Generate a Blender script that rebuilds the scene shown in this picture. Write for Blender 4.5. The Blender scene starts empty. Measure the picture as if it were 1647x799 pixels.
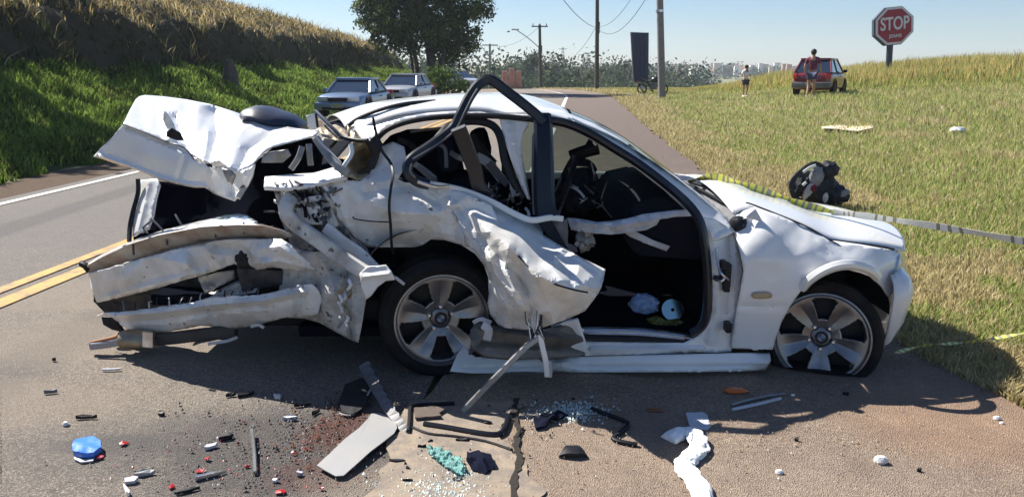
import bpy, bmesh, math, random
import numpy as np
from mathutils import Vector, Matrix, noise
from mathutils.geometry import delaunay_2d_cdt
R = math.radians
random.seed(7); rng = np.random.default_rng(7)
scene = bpy.context.scene
COL = scene.collection

# ------------------------------------------------------------------ camera, sky, sun, exposure
FPX = 1244.0; PITCH = R(13.13); CH = 1.55; CX, CY = 823.5, 399.5
cam_d = bpy.data.cameras.new('camera'); cam = bpy.data.objects.new('camera', cam_d); COL.objects.link(cam)
cam_d.sensor_width = 36; cam_d.lens = 36*FPX/1647; cam_d.clip_start = .05; cam_d.clip_end = 6000
cam.location = (0, 0, CH); cam.rotation_euler = (R(90)-PITCH, 0, 0)
scene.camera = cam
SUN = Vector((-.81, .62, 1.0)).normalized()          # towards the sun
w = bpy.data.worlds.new('World'); scene.world = w; w.use_nodes = True
nt = w.node_tree; bg = nt.nodes['Background']
sky = nt.nodes.new('ShaderNodeTexSky'); sky.sky_type = 'NISHITA'; sky.sun_disc = False
sky.sun_elevation = math.asin(SUN.z); sky.sun_rotation = math.atan2(SUN.x, SUN.y)
sky.air_density = 1.0; sky.dust_density = .1; sky.ozone_density = 2.0
tn = nt.nodes.new('ShaderNodeMix'); tn.data_type = 'RGBA'; tn.blend_type = 'MULTIPLY'; tn.inputs[0].default_value = 1; tn.inputs[7].default_value = (.86, .97, 1.16, 1)
nt.links.new(sky.outputs[0], tn.inputs[6]); nt.links.new(tn.outputs[2], bg.inputs[0]); bg.inputs[1].default_value = .05
sl = bpy.data.lights.new('sun', 'SUN'); sl.energy = 5.0; sl.angle = R(.5); sl.color = (1, .95, .87)
so = bpy.data.objects.new('sun', sl); COL.objects.link(so); so.rotation_euler = SUN.to_track_quat('Z', 'Y').to_euler()
scene.view_settings.view_transform = 'Standard'; scene.view_settings.look = 'None'
scene.view_settings.exposure = 1.05; scene.view_settings.gamma = 1

# ------------------------------------------------------------------ helpers
def ray(px, py):
    u = (px-CX)/FPX; v = (CY-py)/FPX
    return Vector((u, math.cos(PITCH)+math.sin(PITCH)*v, -math.sin(PITCH)+math.cos(PITCH)*v))
def P(px, py, Y):                                     # point seen in the photograph, at distance Y
    r = ray(px, py); t = Y/r.y
    return Vector((r.x*t, Y, CH+r.z*t))
def G(px, py, z=0.0):                                 # the same, on the ground
    r = ray(px, py); t = (z-CH)/r.z
    return Vector((r.x*t, r.y*t, z))
def tag(o, label=None, cat=None, group=None, kind=None):
    if label: o['label'] = label
    if cat: o['category'] = cat
    if group: o['group'] = group
    if kind: o['kind'] = kind
    return o
def link(name, me, mat=None, parent=None):
    o = bpy.data.objects.new(name, me); COL.objects.link(o)
    if mat is not None:
        for m in (mat if isinstance(mat, (list, tuple)) else [mat]): me.materials.append(m)
    if parent: o.parent = parent; o.matrix_parent_inverse = parent.matrix_world.inverted() if False else Matrix.Identity(4)
    return o
def thing(name, label, cat, loc=(0, 0, 0), rz=0, group=None):
    o = bpy.data.objects.new(name, None); COL.objects.link(o); o.location = loc; o.rotation_euler = (0, 0, rz)
    o.empty_display_size = .1
    return tag(o, label, cat, group)
def rel(parent, o):                                   # geometry was written in world coordinates: keep it there
    o.parent = parent; bpyM = Matrix.LocRotScale(parent.location, parent.rotation_euler, None)
    o.matrix_parent_inverse = bpyM.inverted(); return o
def from_bm(name, bm, mat, parent=None, smooth=True, ang=35):
    me = bpy.data.meshes.new(name); bm.normal_update(); bm.to_mesh(me); bm.free()
    if smooth:
        me.polygons.foreach_set('use_smooth', [True]*len(me.polygons)); me.set_sharp_from_angle(angle=R(ang))
    return link(name, me, mat, parent)
def mesh_np(name, V, F, mat, parent=None, cols=None, smooth=False):
    me = bpy.data.meshes.new(name); V = np.asarray(V, np.float32); F = np.asarray(F, np.int32); k = F.shape[1]
    me.vertices.add(len(V)); me.vertices.foreach_set('co', V.ravel())
    me.loops.add(F.size); me.loops.foreach_set('vertex_index', F.ravel())
    me.polygons.add(len(F)); me.polygons.foreach_set('loop_start', np.arange(0, F.size, k, dtype=np.int32))
    me.polygons.foreach_set('loop_total', np.full(len(F), k, np.int32))
    if smooth: me.polygons.foreach_set('use_smooth', [True]*len(F))
    me.update(calc_edges=True)
    if cols is not None:
        a = me.color_attributes.new('Col', 'FLOAT_COLOR', 'POINT')
        c = np.ones((len(V), 4), np.float32); c[:, :3] = cols; a.data.foreach_set('color', c.ravel())
    return link(name, me, mat, parent)
def box_bm(bm, c, s, rot=None, taper=None):
    M = Matrix.Translation(c)
    if rot is not None: M = M @ (rot if isinstance(rot, Matrix) else Matrix.Rotation(rot, 4, 'Z'))
    vs = []
    for sx in (-1, 1):
        for sy in (-1, 1):
            for sz in (-1, 1):
                k = taper if (taper and sz > 0) else 1
                vs.append(bm.verts.new(M @ Vector((sx*s[0]/2*k, sy*s[1]/2*k, sz*s[2]/2))))
    for f in ((0,1,3,2),(4,6,7,5),(0,4,5,1),(2,3,7,6),(0,2,6,4),(1,5,7,3)): bm.faces.new([vs[i] for i in f])
def boxo(name, c, s, mat, parent=None, rot=None, bev=0, taper=None):
    bm = bmesh.new(); box_bm(bm, c, s, rot, taper)
    if bev: bmesh.ops.bevel(bm, geom=bm.edges[:], offset=bev, segments=2, affect='EDGES', profile=.6)
    return from_bm(name, bm, mat, parent)
def catmull(pts, n=6, closed=False):
    pts = [Vector(p) for p in pts]; out = []; m = len(pts)
    rngi = range(m if closed else m-1)
    for i in rngi:
        if closed: a, b, c, d = pts[(i-1) % m], pts[i], pts[(i+1) % m], pts[(i+2) % m]
        else: a, b, c, d = pts[max(i-1, 0)], pts[i], pts[i+1], pts[min(i+2, m-1)]
        for k in range(n):
            t = k/n
            out.append(.5*((2*b)+(c-a)*t+(2*a-5*b+4*c-d)*t*t+(3*b-a-3*c+d)*t**3))
    if not closed: out.append(pts[-1])
    return out
def sweep_bm(bm, pts, prof, up=Vector((0, 1, 0)), widths=None, caps=True, closed=False, twist=None):
    """prof: list of (a,b) in the plane across the path; a along side, b along up"""
    rings = []; n = len(pts)
    for i, p in enumerate(pts):
        if closed: t = (pts[(i+1) % n]-pts[i-1])
        else: t = pts[min(i+1, n-1)]-pts[max(i-1, 0)]
        if t.length < 1e-9: t = Vector((0, 0, 1))
        t.normalize(); side = t.cross(up)
        if side.length < 1e-4: side = t.cross(Vector((1, 0, 0)))
        side.normalize(); u2 = side.cross(t).normalized()
        if twist: q = Matrix.Rotation(twist(i/(n-1)), 3, t); side = q @ side; u2 = q @ u2
        k = widths(i/(max(n-1, 1))) if widths else 1
        rings.append([bm.verts.new(p+side*a*k+u2*b*k) for a, b in prof])
    m = len(prof)
    for i in range(n if closed else n-1):
        A, B = rings[i], rings[(i+1) % n]
        for j in range(m): bm.faces.new((A[j], A[(j+1) % m], B[(j+1) % m], B[j]))
    if caps and not closed: bm.faces.new(rings[0][::-1]); bm.faces.new(rings[-1])
def circ(r, n=10, ry=None): return [(r*math.cos(2*math.pi*i/n), (ry or r)*math.sin(2*math.pi*i/n)) for i in range(n)]
def rrect(wd, dp, c=.25):
    a, b = wd/2, dp/2; k = min(a, b)*c*2
    return [(a-k, -b), (a, -b+k), (a, b-k), (a-k, b), (-a+k, b), (-a, b-k), (-a, -b+k), (-a+k, -b)]
def tube(name, pts, r, mat, parent=None, n=10, sm=0, up=Vector((0, 1, 0)), widths=None, prof=None, closed=False, ang=40):
    pts = [Vector(p) for p in pts]
    if sm: pts = catmull(pts, sm, closed)
    bm = bmesh.new(); sweep_bm(bm, pts, prof or circ(r, n), up, widths, closed=closed)
    bmesh.ops.recalc_face_normals(bm, faces=bm.faces)
    return from_bm(name, bm, mat, parent, ang=ang)
def lathe_bm(bm, prof, n=32, M=None, closed=False):
    """prof (r, h): round local z axis"""
    M = M or Matrix.Identity(4); rings = []
    for r, h in prof: rings.append([bm.verts.new(M @ Vector((r*math.cos(2*math.pi*i/n), r*math.sin(2*math.pi*i/n), h))) for i in range(n)] if r > 1e-6 else [bm.verts.new(M @ Vector((0, 0, h)))])
    for a, b in zip(rings[:-1], rings[1:]) if not closed else zip(rings, rings[1:]+rings[:1]):
        for i in range(n):
            if len(a) == 1 and len(b) == 1: continue
            if len(a) == 1: bm.faces.new((a[0], b[(i+1) % n], b[i]))
            elif len(b) == 1: bm.faces.new((a[i], a[(i+1) % n], b[0]))
            else: bm.faces.new((a[i], a[(i+1) % n], b[(i+1) % n], b[i]))

# ------------------------------------------------------------------ materials
def mat(name, col, rough=.6, metal=0, coat=0, bump=0, bscale=40, var=0, vscale=6, dirt=None, dscale=3, damt=.0, trans=0, ior=1.45, spec=.5, alpha=1, fleck=None):
    m = bpy.data.materials.new(name); m.use_nodes = True; n = m.node_tree.nodes; l = m.node_tree.links
    b = n['Principled BSDF']; b.inputs['Base Color'].default_value = (*col, 1); b.inputs['Roughness'].default_value = rough
    b.inputs['Metallic'].default_value = metal; b.inputs['Coat Weight'].default_value = coat; b.inputs['Coat Roughness'].default_value = .08
    b.inputs['Transmission Weight'].default_value = trans; b.inputs['IOR'].default_value = ior; b.inputs['Specular IOR Level'].default_value = spec
    b.inputs['Alpha'].default_value = alpha
    tc = n.new('ShaderNodeTexCoord'); last = None
    def nz(scale, det=6, rgh=.6):
        t = n.new('ShaderNodeTexNoise'); t.inputs['Scale'].default_value = scale; t.inputs['Detail'].default_value = det; t.inputs['Roughness'].default_value = rgh
        l.new(tc.outputs['Object'], t.inputs['Vector']); return t
    def mixc(fac, a, bcol, sock=None):
        x = n.new('ShaderNodeMix'); x.data_type = 'RGBA'
        if sock is not None: l.new(sock, x.inputs[0])
        else: x.inputs[0].default_value = fac
        if isinstance(a, tuple): x.inputs[6].default_value = (*a, 1)
        else: l.new(a, x.inputs[6])
        if isinstance(bcol, tuple): x.inputs[7].default_value = (*bcol, 1)
        else: l.new(bcol, x.inputs[7])
        return x.outputs[2]
    def ramp(s, a, b_):
        r = n.new('ShaderNodeMapRange'); r.inputs[1].default_value = a; r.inputs[2].default_value = b_; l.new(s, r.inputs[0]); return r.outputs[0]
    if var:
        t = nz(vscale); last = mixc(0, tuple(c*(1-var) for c in col), tuple(min(1, c*(1+var)) for c in col), ramp(t.outputs[0], .3, .7))
    if dirt:
        t = nz(dscale, 8, .65); q = n.new('ShaderNodeMath'); q.operation = 'MULTIPLY'; q.inputs[1].default_value = damt
        l.new(ramp(t.outputs[0], .42, .72), q.inputs[0]); last = mixc(0, last if last is not None else col, dirt, q.outputs[0])
    if fleck:
        t = nz(fleck[1], 2, .5); last = mixc(0, last if last is not None else col, fleck[0], ramp(t.outputs[0], fleck[2], fleck[2]+.05))
    if last is not None: l.new(last, b.inputs['Base Color'])
    if bump:
        t = nz(bscale, 8, .7); bp = n.new('ShaderNodeBump'); bp.inputs['Strength'].default_value = bump; bp.inputs['Distance'].default_value = .02
        l.new(t.outputs[0], bp.inputs['Height']); l.new(bp.outputs[0], b.inputs['Normal'])
    return m
PAINT = mat('white_car_paint', (.80, .80, .79), .26, coat=.7, dirt=(.46, .42, .37), dscale=2.2, damt=.25)
PAINTD = mat('scuffed_white_paint', (.78, .775, .755), .36, coat=.3, var=.04, dirt=(.34, .29, .23), dscale=5, damt=.5, bump=.06, bscale=14, fleck=((.16, .14, .12), 26, .69))
PAINTG = mat('dirty_grey_paint', (.56, .55, .52), .45, dirt=(.19, .16, .12), dscale=8, damt=.85, bump=.15, bscale=22, fleck=((.10, .085, .07), 22, .66))
INNER = mat('bare_inner_metal', (.33, .33, .33), .45, metal=.5, dirt=(.10, .09, .07), dscale=8, damt=.8, bump=.2, bscale=20)
TAN = mat('rusty_cream_metal', (.40, .33, .22), .45, metal=.4, dirt=(.12, .07, .03), dscale=14, damt=.9, bump=.2)
BLACK = mat('black_plastic', (.009, .010, .015), .5, spec=.3, dirt=(.04, .036, .033), dscale=5, damt=.35, bump=.05)
TRIM = mat('gloss_black_trim', (.007, .009, .016), .3, coat=.15, bump=.04)
RUBBER = mat('tyre_rubber', (.010, .010, .012), .8, spec=.2, dirt=(.05, .042, .035), dscale=6, damt=.45, bump=.2, bscale=30)
ALLOY = mat('dusty_alloy', (.27, .27, .285), .32, metal=.8, dirt=(.11, .10, .095), dscale=9, damt=.7, bump=.03)
STEEL = mat('bright_steel', (.62, .62, .64), .25, metal=.9, dirt=(.2, .15, .1), dscale=8, damt=.4)
CLOTH = mat('dark_seat_cloth', (.012, .014, .026), .9, spec=0, bump=.3, bscale=120)
CARPET = mat('black_carpet', (.006, .007, .012), .95, spec=0, bump=.3, bscale=150)
GREYP = mat('grey_plastic', (.13, .13, .14), .5, bump=.1, dirt=(.05, .04, .03), damt=.6)
PALEF = mat('pale_lining', (.55, .56, .60), .7, dirt=(.3, .24, .15), dscale=5, damt=.6, bump=.15, bscale=12)
BLUEP = mat('blue_plastic', (.03, .19, .75), .35, bump=.15, dirt=(.1, .1, .15), damt=.3)
REDP = mat('red_lens_plastic', (.42, .012, .02), .3, coat=.3, dirt=(.2, .05, .04), dscale=40, damt=.6)
ORANGE = mat('amber_plastic', (.55, .13, .02), .3, coat=.4)
CARD = mat('printed_card', (.55, .56, .6), .5, bump=.05)
PAPER = mat('white_paper', (.86, .86, .84), .8, bump=.35, bscale=22)
STONE = mat('pale_stone', (.75, .73, .7), .8, bump=.4, bscale=60)
CLEAR = mat('crumpled_clear_plastic', (.45, .65, 1), .08, trans=.35, bump=.7, bscale=40)
DISC = mat('compact_disc', (.55, .75, .70), .12, metal=1)
YEL = mat('tape_yellow', (.72, .72, .12), .4, bump=.1)
TBLK = mat('tape_black', (.22, .22, .16), .4)
TWHT = mat('tape_white', (.80, .79, .72), .45, bump=.1)
SILT = mat('frosted_plastic', (.36, .36, .36), .35, bump=.12, bscale=6, dirt=(.45, .42, .38), damt=.4, trans=.1)
GLASS = bpy.data.materials.new('tinted_glass'); GLASS.use_nodes = True
_n = GLASS.node_tree.nodes; _l = GLASS.node_tree.links; _o = _n['Material Output']
_t = _n.new('ShaderNodeBsdfTransparent'); _t.inputs[0].default_value = (.30, .37, .34, 1); _g = _n.new('ShaderNodeBsdfGlossy'); _g.inputs['Roughness'].default_value = .04
_f = _n.new('ShaderNodeFresnel'); _f.inputs[0].default_value = 1.45; _x = _n.new('ShaderNodeMixShader')
_l.new(_f.outputs[0], _x.inputs[0]); _l.new(_t.outputs[0], _x.inputs[1]); _l.new(_g.outputs[0], _x.inputs[2]); _l.new(_x.outputs[0], _o.inputs[0])
CARGLASS = mat('dark_car_glass', (.02, .03, .05), .06, coat=1, spec=.8)
LAMPG = mat('headlamp_lens', (.55, .58, .62), .08, coat=1, metal=.3)

def veg(name, trl=.35, rough=.7, tint=(1, 1, 1)):
    m = bpy.data.materials.new(name); m.use_nodes = True; n = m.node_tree.nodes; l = m.node_tree.links
    n.remove(n['Principled BSDF']); o = n['Material Output']
    a = n.new('ShaderNodeVertexColor'); a.layer_name = 'Col'
    d = n.new('ShaderNodeBsdfDiffuse'); t = n.new('ShaderNodeBsdfTranslucent'); x = n.new('ShaderNodeMixShader'); x.inputs[0].default_value = trl
    l.new(a.outputs[0], d.inputs[0]); l.new(a.outputs[0], t.inputs[0]); l.new(d.outputs[0], x.inputs[1]); l.new(t.outputs[0], x.inputs[2]); l.new(x.outputs[0], o.inputs[0])
    return m
GRASSM = veg('grass_blades', .4); LEAFM = veg('tree_leaves', .3)
BARK = mat('grey_brown_bark', (.10, .08, .065), .9, bump=1, bscale=12, var=.3)

def nodes_ground(name, fn):
    m = bpy.data.materials.new(name); m.use_nodes = True; fn(m.node_tree.nodes, m.node_tree.links, m.node_tree.nodes['Principled BSDF']); return m
class NB:                                              # tiny node builder
    def __init__(s, n, l): s.n, s.l = n, l; s.g = n.new('ShaderNodeNewGeometry'); s.pos = s.g.outputs['Position']
    def noise(s, sc, det=6, r=.6, dist=0):
        t = s.n.new('ShaderNodeTexNoise'); t.inputs['Scale'].default_value = sc; t.inputs['Detail'].default_value = det; t.inputs['Roughness'].default_value = r; t.inputs['Distortion'].default_value = dist
        s.l.new(s.pos, t.inputs['Vector']); return t.outputs[0]
    def vor(s, sc):
        t = s.n.new('ShaderNodeTexVoronoi'); t.inputs['Scale'].default_value = sc; s.l.new(s.pos, t.inputs['Vector']); return t
    def rng(s, v, a, b, c=0, d=1):
        t = s.n.new('ShaderNodeMapRange'); t.inputs[1].default_value = a; t.inputs[2].default_value = b; t.inputs[3].default_value = c; t.inputs[4].default_value = d; s.l.new(v, t.inputs[0]); return t.outputs[0]
    def mix(s, f, a, b):
        x = s.n.new('ShaderNodeMix'); x.data_type = 'RGBA'
        for i, v in ((0, f), (6, a), (7, b)):
            if isinstance(v, tuple): x.inputs[i].default_value = (*v, 1)
            elif isinstance(v, (int, float)): x.inputs[i].default_value = v
            else: s.l.new(v, x.inputs[i])
        return x.outputs[2]
    def math(s, op, a, b=None):
        x = s.n.new('ShaderNodeMath'); x.operation = op
        for i, v in ((0, a), (1, b)):
            if v is None: continue
            if isinstance(v, (int, float)): x.inputs[i].default_value = v
            else: s.l.new(v, x.inputs[i])
        return x.outputs[0]
    def blot(s, x, y, rx, ry, nz=.5, sc=3):           # soft-edged stain
        sp = s.n.new('ShaderNodeSeparateXYZ'); s.l.new(s.pos, sp.inputs[0])
        dx = s.math('DIVIDE', s.math('SUBTRACT', sp.outputs[0], x), rx); dy = s.math('DIVIDE', s.math('SUBTRACT', sp.outputs[1], y), ry)
        d = s.math('SQRT', s.math('ADD', s.math('MULTIPLY', dx, dx), s.math('MULTIPLY', dy, dy)))
        d = s.math('ADD', d, s.math('MULTIPLY', s.math('SUBTRACT', s.noise(sc, 8, .7), .5), nz*2))
        return s.rng(d, 1.1, .6)
    def bump(s, b, h, st, dist=.01):
        x = s.n.new('ShaderNodeBump'); x.inputs['Strength'].default_value = st; x.inputs['Distance'].default_value = dist
        s.l.new(h, x.inputs['Height']); s.l.new(x.outputs[0], b.inputs['Normal'])
def asphalt(c1, c2, grit, near=False, patch=()):
    def fn(n, l, b):
        s = NB(n, l); v = s.vor(170); v2 = s.vor(70)
        base = s.mix(s.rng(s.noise(.7, 8, .65), .35, .65), c1, c2)
        base = s.mix(s.rng(s.noise(7, 8, .7), .3, .75), base, tuple(x*.72 for x in c1))
        sep = s.n.new('ShaderNodeSeparateColor'); l.new(v.outputs['Color'], sep.inputs[0])
        base = s.mix(s.rng(sep.outputs[0], .5, 1, 0, .75), base, grit)
        sep2 = s.n.new('ShaderNodeSeparateColor'); l.new(v2.outputs['Color'], sep2.inputs[0])
        base = s.mix(s.rng(sep2.outputs[1], .75, 1, 0, .4), base, tuple(x*.4 for x in c1))
        for (x, y, rx, ry, col, amt) in patch:
            base = s.mix(s.math('MULTIPLY', s.blot(x, y, rx, ry), amt*.85), base, col)
        l.new(base, b.inputs['Base Color']); b.inputs['Roughness'].default_value = .85
        h = s.math('ADD', s.math('MULTIPLY', v.outputs['Distance'], 1.0), s.math('MULTIPLY', s.noise(55, 8, .8), 1.2))
        s.bump(b, h, .75, .012)
    return fn
PATCH = [(-.95, 2.95, .74, .50, (.052, .048, .048), .9), (-1.7, 3.0, .25, .10, (.07, .065, .065), .8), (-5.5, 12, 3.4, 9, (.135, .128, .124), .7), (-5.0, 9, .22, 10, (.07, .065, .063), .6), (-2.6, 8, .25, 9, (.09, .08, .072), .5), (-3.1, 5.2, .9, .5, (.29, .23, .17), .5), (-2.4, 3.4, .8, .35, (.28, .22, .165), .5), (-1.75, 3.0, .5, .3, (.09, .08, .075), .35), (-.70, 3.12, .24, .22, (.085, .022, .012), .85),
         (-.75, 2.75, .22, .15, (.09, .03, .022), .6), (-2.2, 4.3, 1.2, .5, (.28, .22, .165), .5), (-.45, 2.6, .35, .3, (.32, .26, .20), .5)]
ROADM = nodes_ground('worn_road_asphalt', asphalt((.158, .134, .113), (.210, .168, .130), (.44, .38, .31), patch=PATCH))
SHOULD = nodes_ground('red_dusty_shoulder', asphalt((.29, .208, .146), (.235, .172, .122), (.52, .42, .32), patch=[(2.2, 3.2, .8, .5, (.38, .225, .125), .6), (1.2, 2.7, .6, .3, (.32, .26, .20), .4), (.35, 2.9, .5, .6, (.27, .20, .15), .5), (3.2, 30, 4.5, 30, (.115, .082, .069), 1.0)]))
def lane(col, wear=.45, lo=.45, sc=14):
    def fn(n, l, b):
        s = NB(n, l); base = s.mix(s.rng(s.noise(sc, 8, .75), lo, lo+.16, 0, wear), col, (.15, .13, .115))
        base = s.mix(s.rng(s.noise(1.5, 5), .35, .7, 0, .4), base, tuple(c*.7 for c in col))
        l.new(base, b.inputs['Base Color']); b.inputs['Roughness'].default_value = .8; s.bump(b, s.noise(60, 8, .8), .5, .01)
    return fn
YLINE = nodes_ground('yellow_road_paint', lane((.54, .31, .085), .85, .46, 7))
WLINE = nodes_ground('white_road_paint', lane((.62, .60, .56), .35))
WORN = nodes_ground('faded_edge_paint', lane((.31, .245, .178), .8, .42, 9))
def fn(n, l, b):
    s = NB(n, l); base = s.mix(s.rng(s.noise(.35, 6, .6), .35, .65), (.20, .21, .07), (.30, .26, .12))
    base = s.mix(s.rng(s.noise(9, 8, .75), .35, .7), base, (.13, .13, .05)); l.new(base, b.inputs['Base Color']); b.inputs['Roughness'].default_value = 1; s.bump(b, s.noise(25, 8, .8), 1, .05)
FIELDM = nodes_ground('grassy_soil', fn)
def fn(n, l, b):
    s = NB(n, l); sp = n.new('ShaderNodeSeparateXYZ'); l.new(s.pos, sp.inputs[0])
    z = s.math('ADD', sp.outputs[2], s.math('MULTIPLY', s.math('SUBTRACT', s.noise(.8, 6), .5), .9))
    gr = s.mix(s.noise(3, 8, .7), (.035, .075, .012), (.075, .11, .025)); br = s.mix(s.noise(2.2, 8, .75), (.035, .032, .02), (.12, .09, .045))  # dark end of the brown puts the cut's shadow band into the soil
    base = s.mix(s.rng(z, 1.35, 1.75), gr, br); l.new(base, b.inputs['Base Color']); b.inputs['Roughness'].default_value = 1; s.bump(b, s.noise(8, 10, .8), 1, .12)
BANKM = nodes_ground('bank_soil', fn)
def fn(n, l, b):
    s = NB(n, l); base = s.mix(s.noise(14, 8, .8), (.16, .10, .06), (.06, .04, .025)); l.new(base, b.inputs['Base Color']); b.inputs['Roughness'].default_value = 1; s.bump(b, s.noise(30, 8, .8), 1, .04)
DIRTM = nodes_ground('bare_red_earth', fn)

# ------------------------------------------------------------------ setting: terrain, road
def sm(t): t = min(1, max(0, t)); return t*t*(3-2*t)
def bend(Y): return .010*max(0, Y-42)**2
def rx(x0, Y): return x0+.085*Y-bend(Y)
def sedge(y): return rx(1.84, y)+.32*math.exp(-((y-3.05)/.7)**2)+.10*math.exp(-((y-12)/5)**2)
def H(x, y):
    z = 0
    if y > 55: z -= 11*sm((y-55)/150)
    if y > 300: z += 15*sm((y-300)/800)
    q = x-.25*y
    z += .45*sm((q-1)/3.6)*sm((y-16)/12)*sm((160-y)/60)+1.0*sm((q-5)/14)*sm((y-30)/20)*sm((160-y)/60)
    if x > 3 and y > 3: z += .03*noise.noise(Vector((x*.35, y*.35, 3)))*sm((x-rx(2.6, y))/3)
    return z
def grid_mesh(name, xs, ys, f, m, smooth=True):
    V = [f(x, y) for y in ys for x in xs]; nx = len(xs)
    F = [(j*nx+i, j*nx+i+1, (j+1)*nx+i+1, (j+1)*nx+i) for j in range(len(ys)-1) for i in range(nx-1)]
    return mesh_np(name, V, F, m, smooth=smooth)
ys = list(np.arange(-12, 100, 1.2))+list(np.arange(100, 400, 12))+[430, 480, 550, 650, 750, 850, 950, 1050, 1150, 1300, 1600, 2200, 3500, 5000]
xs = [-5000, -2500, -1200, -700, -400, -250, -160, -110, -80, -60, -45, -35, -25, -18, -13, -10]+list(np.arange(-8, 50, 1.2))+[55, 65, 80, 100, 130, 180, 260, 400, 700, 1200, 2500, 5000]
tag(grid_mesh('ground', xs, ys, lambda x, y: (x, y, H(x, y)-.03), FIELDM), kind='structure')
def strip(name, xl, xr, y0, y1, z, m, ny=60, wob=0, nx=3):
    ysr = np.linspace(y0, y1, ny)
    V = []; F = []
    for y in ysr:
        for i in range(nx):
            t = i/(nx-1); x = (xl(y) if callable(xl) else rx(xl, y))*(1-t)+(xr(y) if callable(xr) else rx(xr, y))*t
            if wob and i in (0, nx-1): x += wob*noise.noise(Vector((x, y*2.1, 0)))+wob*.5*noise.noise(Vector((x, y*9, 5)))
            V.append((x, y, z+max(H(x, y), -50)*(1 if y > 50 else 0)))
    for j in range(len(ysr)-1):
        for i in range(nx-1): F.append((j*nx+i, j*nx+i+1, (j+1)*nx+i+1, (j+1)*nx+i))
    return mesh_np(name, V, F, m)
tag(strip('dirt_verge', -7.9, -6.2, -8, 75, -.012, DIRTM, 90, .35), kind='structure')
tag(strip('road', -7.0, -.72, -10, 80, 0.0, ROADM, 120), kind='structure')
tag(strip('road_shoulder', -.74, sedge, -10, 80, .004, SHOULD, 400, .14), kind='structure')
tag(strip('left_edge_line', -6.78, -6.66, -10, 80, .008, WLINE, 120), kind='structure')
tag(strip('centre_line_near', -3.95, -3.80, -10, 80, .008, YLINE, 120), kind='structure')
tag(strip('centre_line_far', -4.16, -4.05, -10, 80, .008, YLINE, 120), kind='structure')
tag(strip('right_edge_line', -.74, -.58, 8, 80, .012, WLINE, 90), kind='structure')
def worn(y):
    return -.56+.10*(y-2.5)
tag(strip('worn_edge_strip', lambda y: worn(y), lambda y: .02+.02*(y-2.5), 1.5, 3.42, .012, WORN, 140, .14), kind='structure')
# crack beside the worn strip: raised broken lips around a dark groove
bm = bmesh.new(); pts = [G(832, 640, .014), G(826, 665, .014), G(836, 690, .014), G(828, 715, .014), G(838, 740, .014), G(826, 770, .014), G(830, 805, .014), G(832, 850, .014)]
pp = []
for a, b in zip(pts[:-1], pts[1:]):
    for k in range(6): pp.append(a.lerp(b, k/6)+Vector((random.uniform(-.006, .006), 0, 0)))
prev = None
for i, p in enumerate(pp):
    wdt = random.uniform(.006, .018); c = [bm.verts.new(p+Vector((-wdt, 0, .002))), bm.verts.new(p+Vector((wdt, 0, .002)))]
    if prev: bm.faces.new((prev[0], prev[1], c[1], c[0]))
    prev = c
tag(from_bm('pavement_crack', bm, mat('crack_dirt', (.03, .025, .02), 1, bump=.5)), kind='structure')

# embankment on the left
def ebase(y): return -8.15+.075*y-bend(y)*.35
def crest(y):
    k = [(-20, 6.6), (20, 6.6), (58, 5.6), (75, 4.6), (99, 3.3), (130, 1.2), (160, -2), (220, -8)]
    for (a, b), (c, d) in zip(k[:-1], k[1:]):
        if y <= c: return b+(d-b)*max(0, (y-a))/(c-a)
    return -8
def ez(s, y):
    c = crest(y); f = min(1, c/6.0); f = max(f, -.3)
    cut = 4.3+.8*noise.noise(Vector((y*.18, 2, 1)))+.35*noise.noise(Vector((y*.7, 4, 1)))
    if s < 0: z = -.05
    elif s < cut: z = 1.55*(s/cut)**1.15
    elif s < cut+.8: z = 1.55+1.5*((s-cut)/.8)**.8
    elif s < 17: z = 3.05+(6.1-3.05)*(1-((17-s)/(17-cut-.8))**1.35)
    else: z = 6.1-.02*(s-17)
    z *= f
    a = sm(s/1.5)
    z += a*(.28*noise.noise(Vector((s*.5, y*.45, 7)))+.12*noise.noise(Vector((s*1.6, y*1.4, 9))))
    if s > cut-.4: z += (.30*noise.noise(Vector((s*1.7, y*1.3, 19)))+.16*noise.noise(Vector((s*4, y*3.1, 29))))*f*sm((s-cut+.4)/.6)
    if y > 120: z -= 11*sm((y-110)/100)
    return z
es = list(np.arange(-.4, 9, .16))+list(np.arange(9, 22, .8))+[25, 35, 60, 120]
ey = list(np.arange(-6, 60, .3))+list(np.arange(60, 130, 1.0))+[140, 160, 200, 240]
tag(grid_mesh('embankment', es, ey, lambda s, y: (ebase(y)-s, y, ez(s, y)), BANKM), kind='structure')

# ------------------------------------------------------------------ grass
def blades(name, X, Y, Z, hgt, wid, cols, lean=.5, m=None):
    n = len(X); a = rng.uniform(0, 2*np.pi, n); dx = np.cos(a)*wid/2; dy = np.sin(a)*wid/2
    la = rng.uniform(0, 2*np.pi, n); ll = rng.uniform(0, lean, n)*hgt
    V = np.empty((n, 5, 3), np.float32)
    V[:, 0] = np.stack([X-dx, Y-dy, Z-.01], 1); V[:, 1] = np.stack([X+dx, Y+dy, Z-.01], 1)
    mx = X+np.cos(la)*ll*.35; my = Y+np.sin(la)*ll*.35
    V[:, 2] = np.stack([mx+dx*.8, my+dy*.8, Z+hgt*.6], 1); V[:, 3] = np.stack([mx-dx*.8, my-dy*.8, Z+hgt*.6], 1)
    V[:, 4] = np.stack([X+np.cos(la)*ll, Y+np.sin(la)*ll, Z+hgt], 1)
    idx = np.arange(n)[:, None]*5
    F = np.concatenate([idx+np.array([0, 1, 2]), idx+np.array([0, 2, 3]), idx+np.array([3, 2, 4])], 0)
    o = mesh_np(name, V.reshape(-1, 3), F, m or GRASSM, cols=np.repeat(cols, 5, 0)); return tag(o, kind='stuff')
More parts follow.
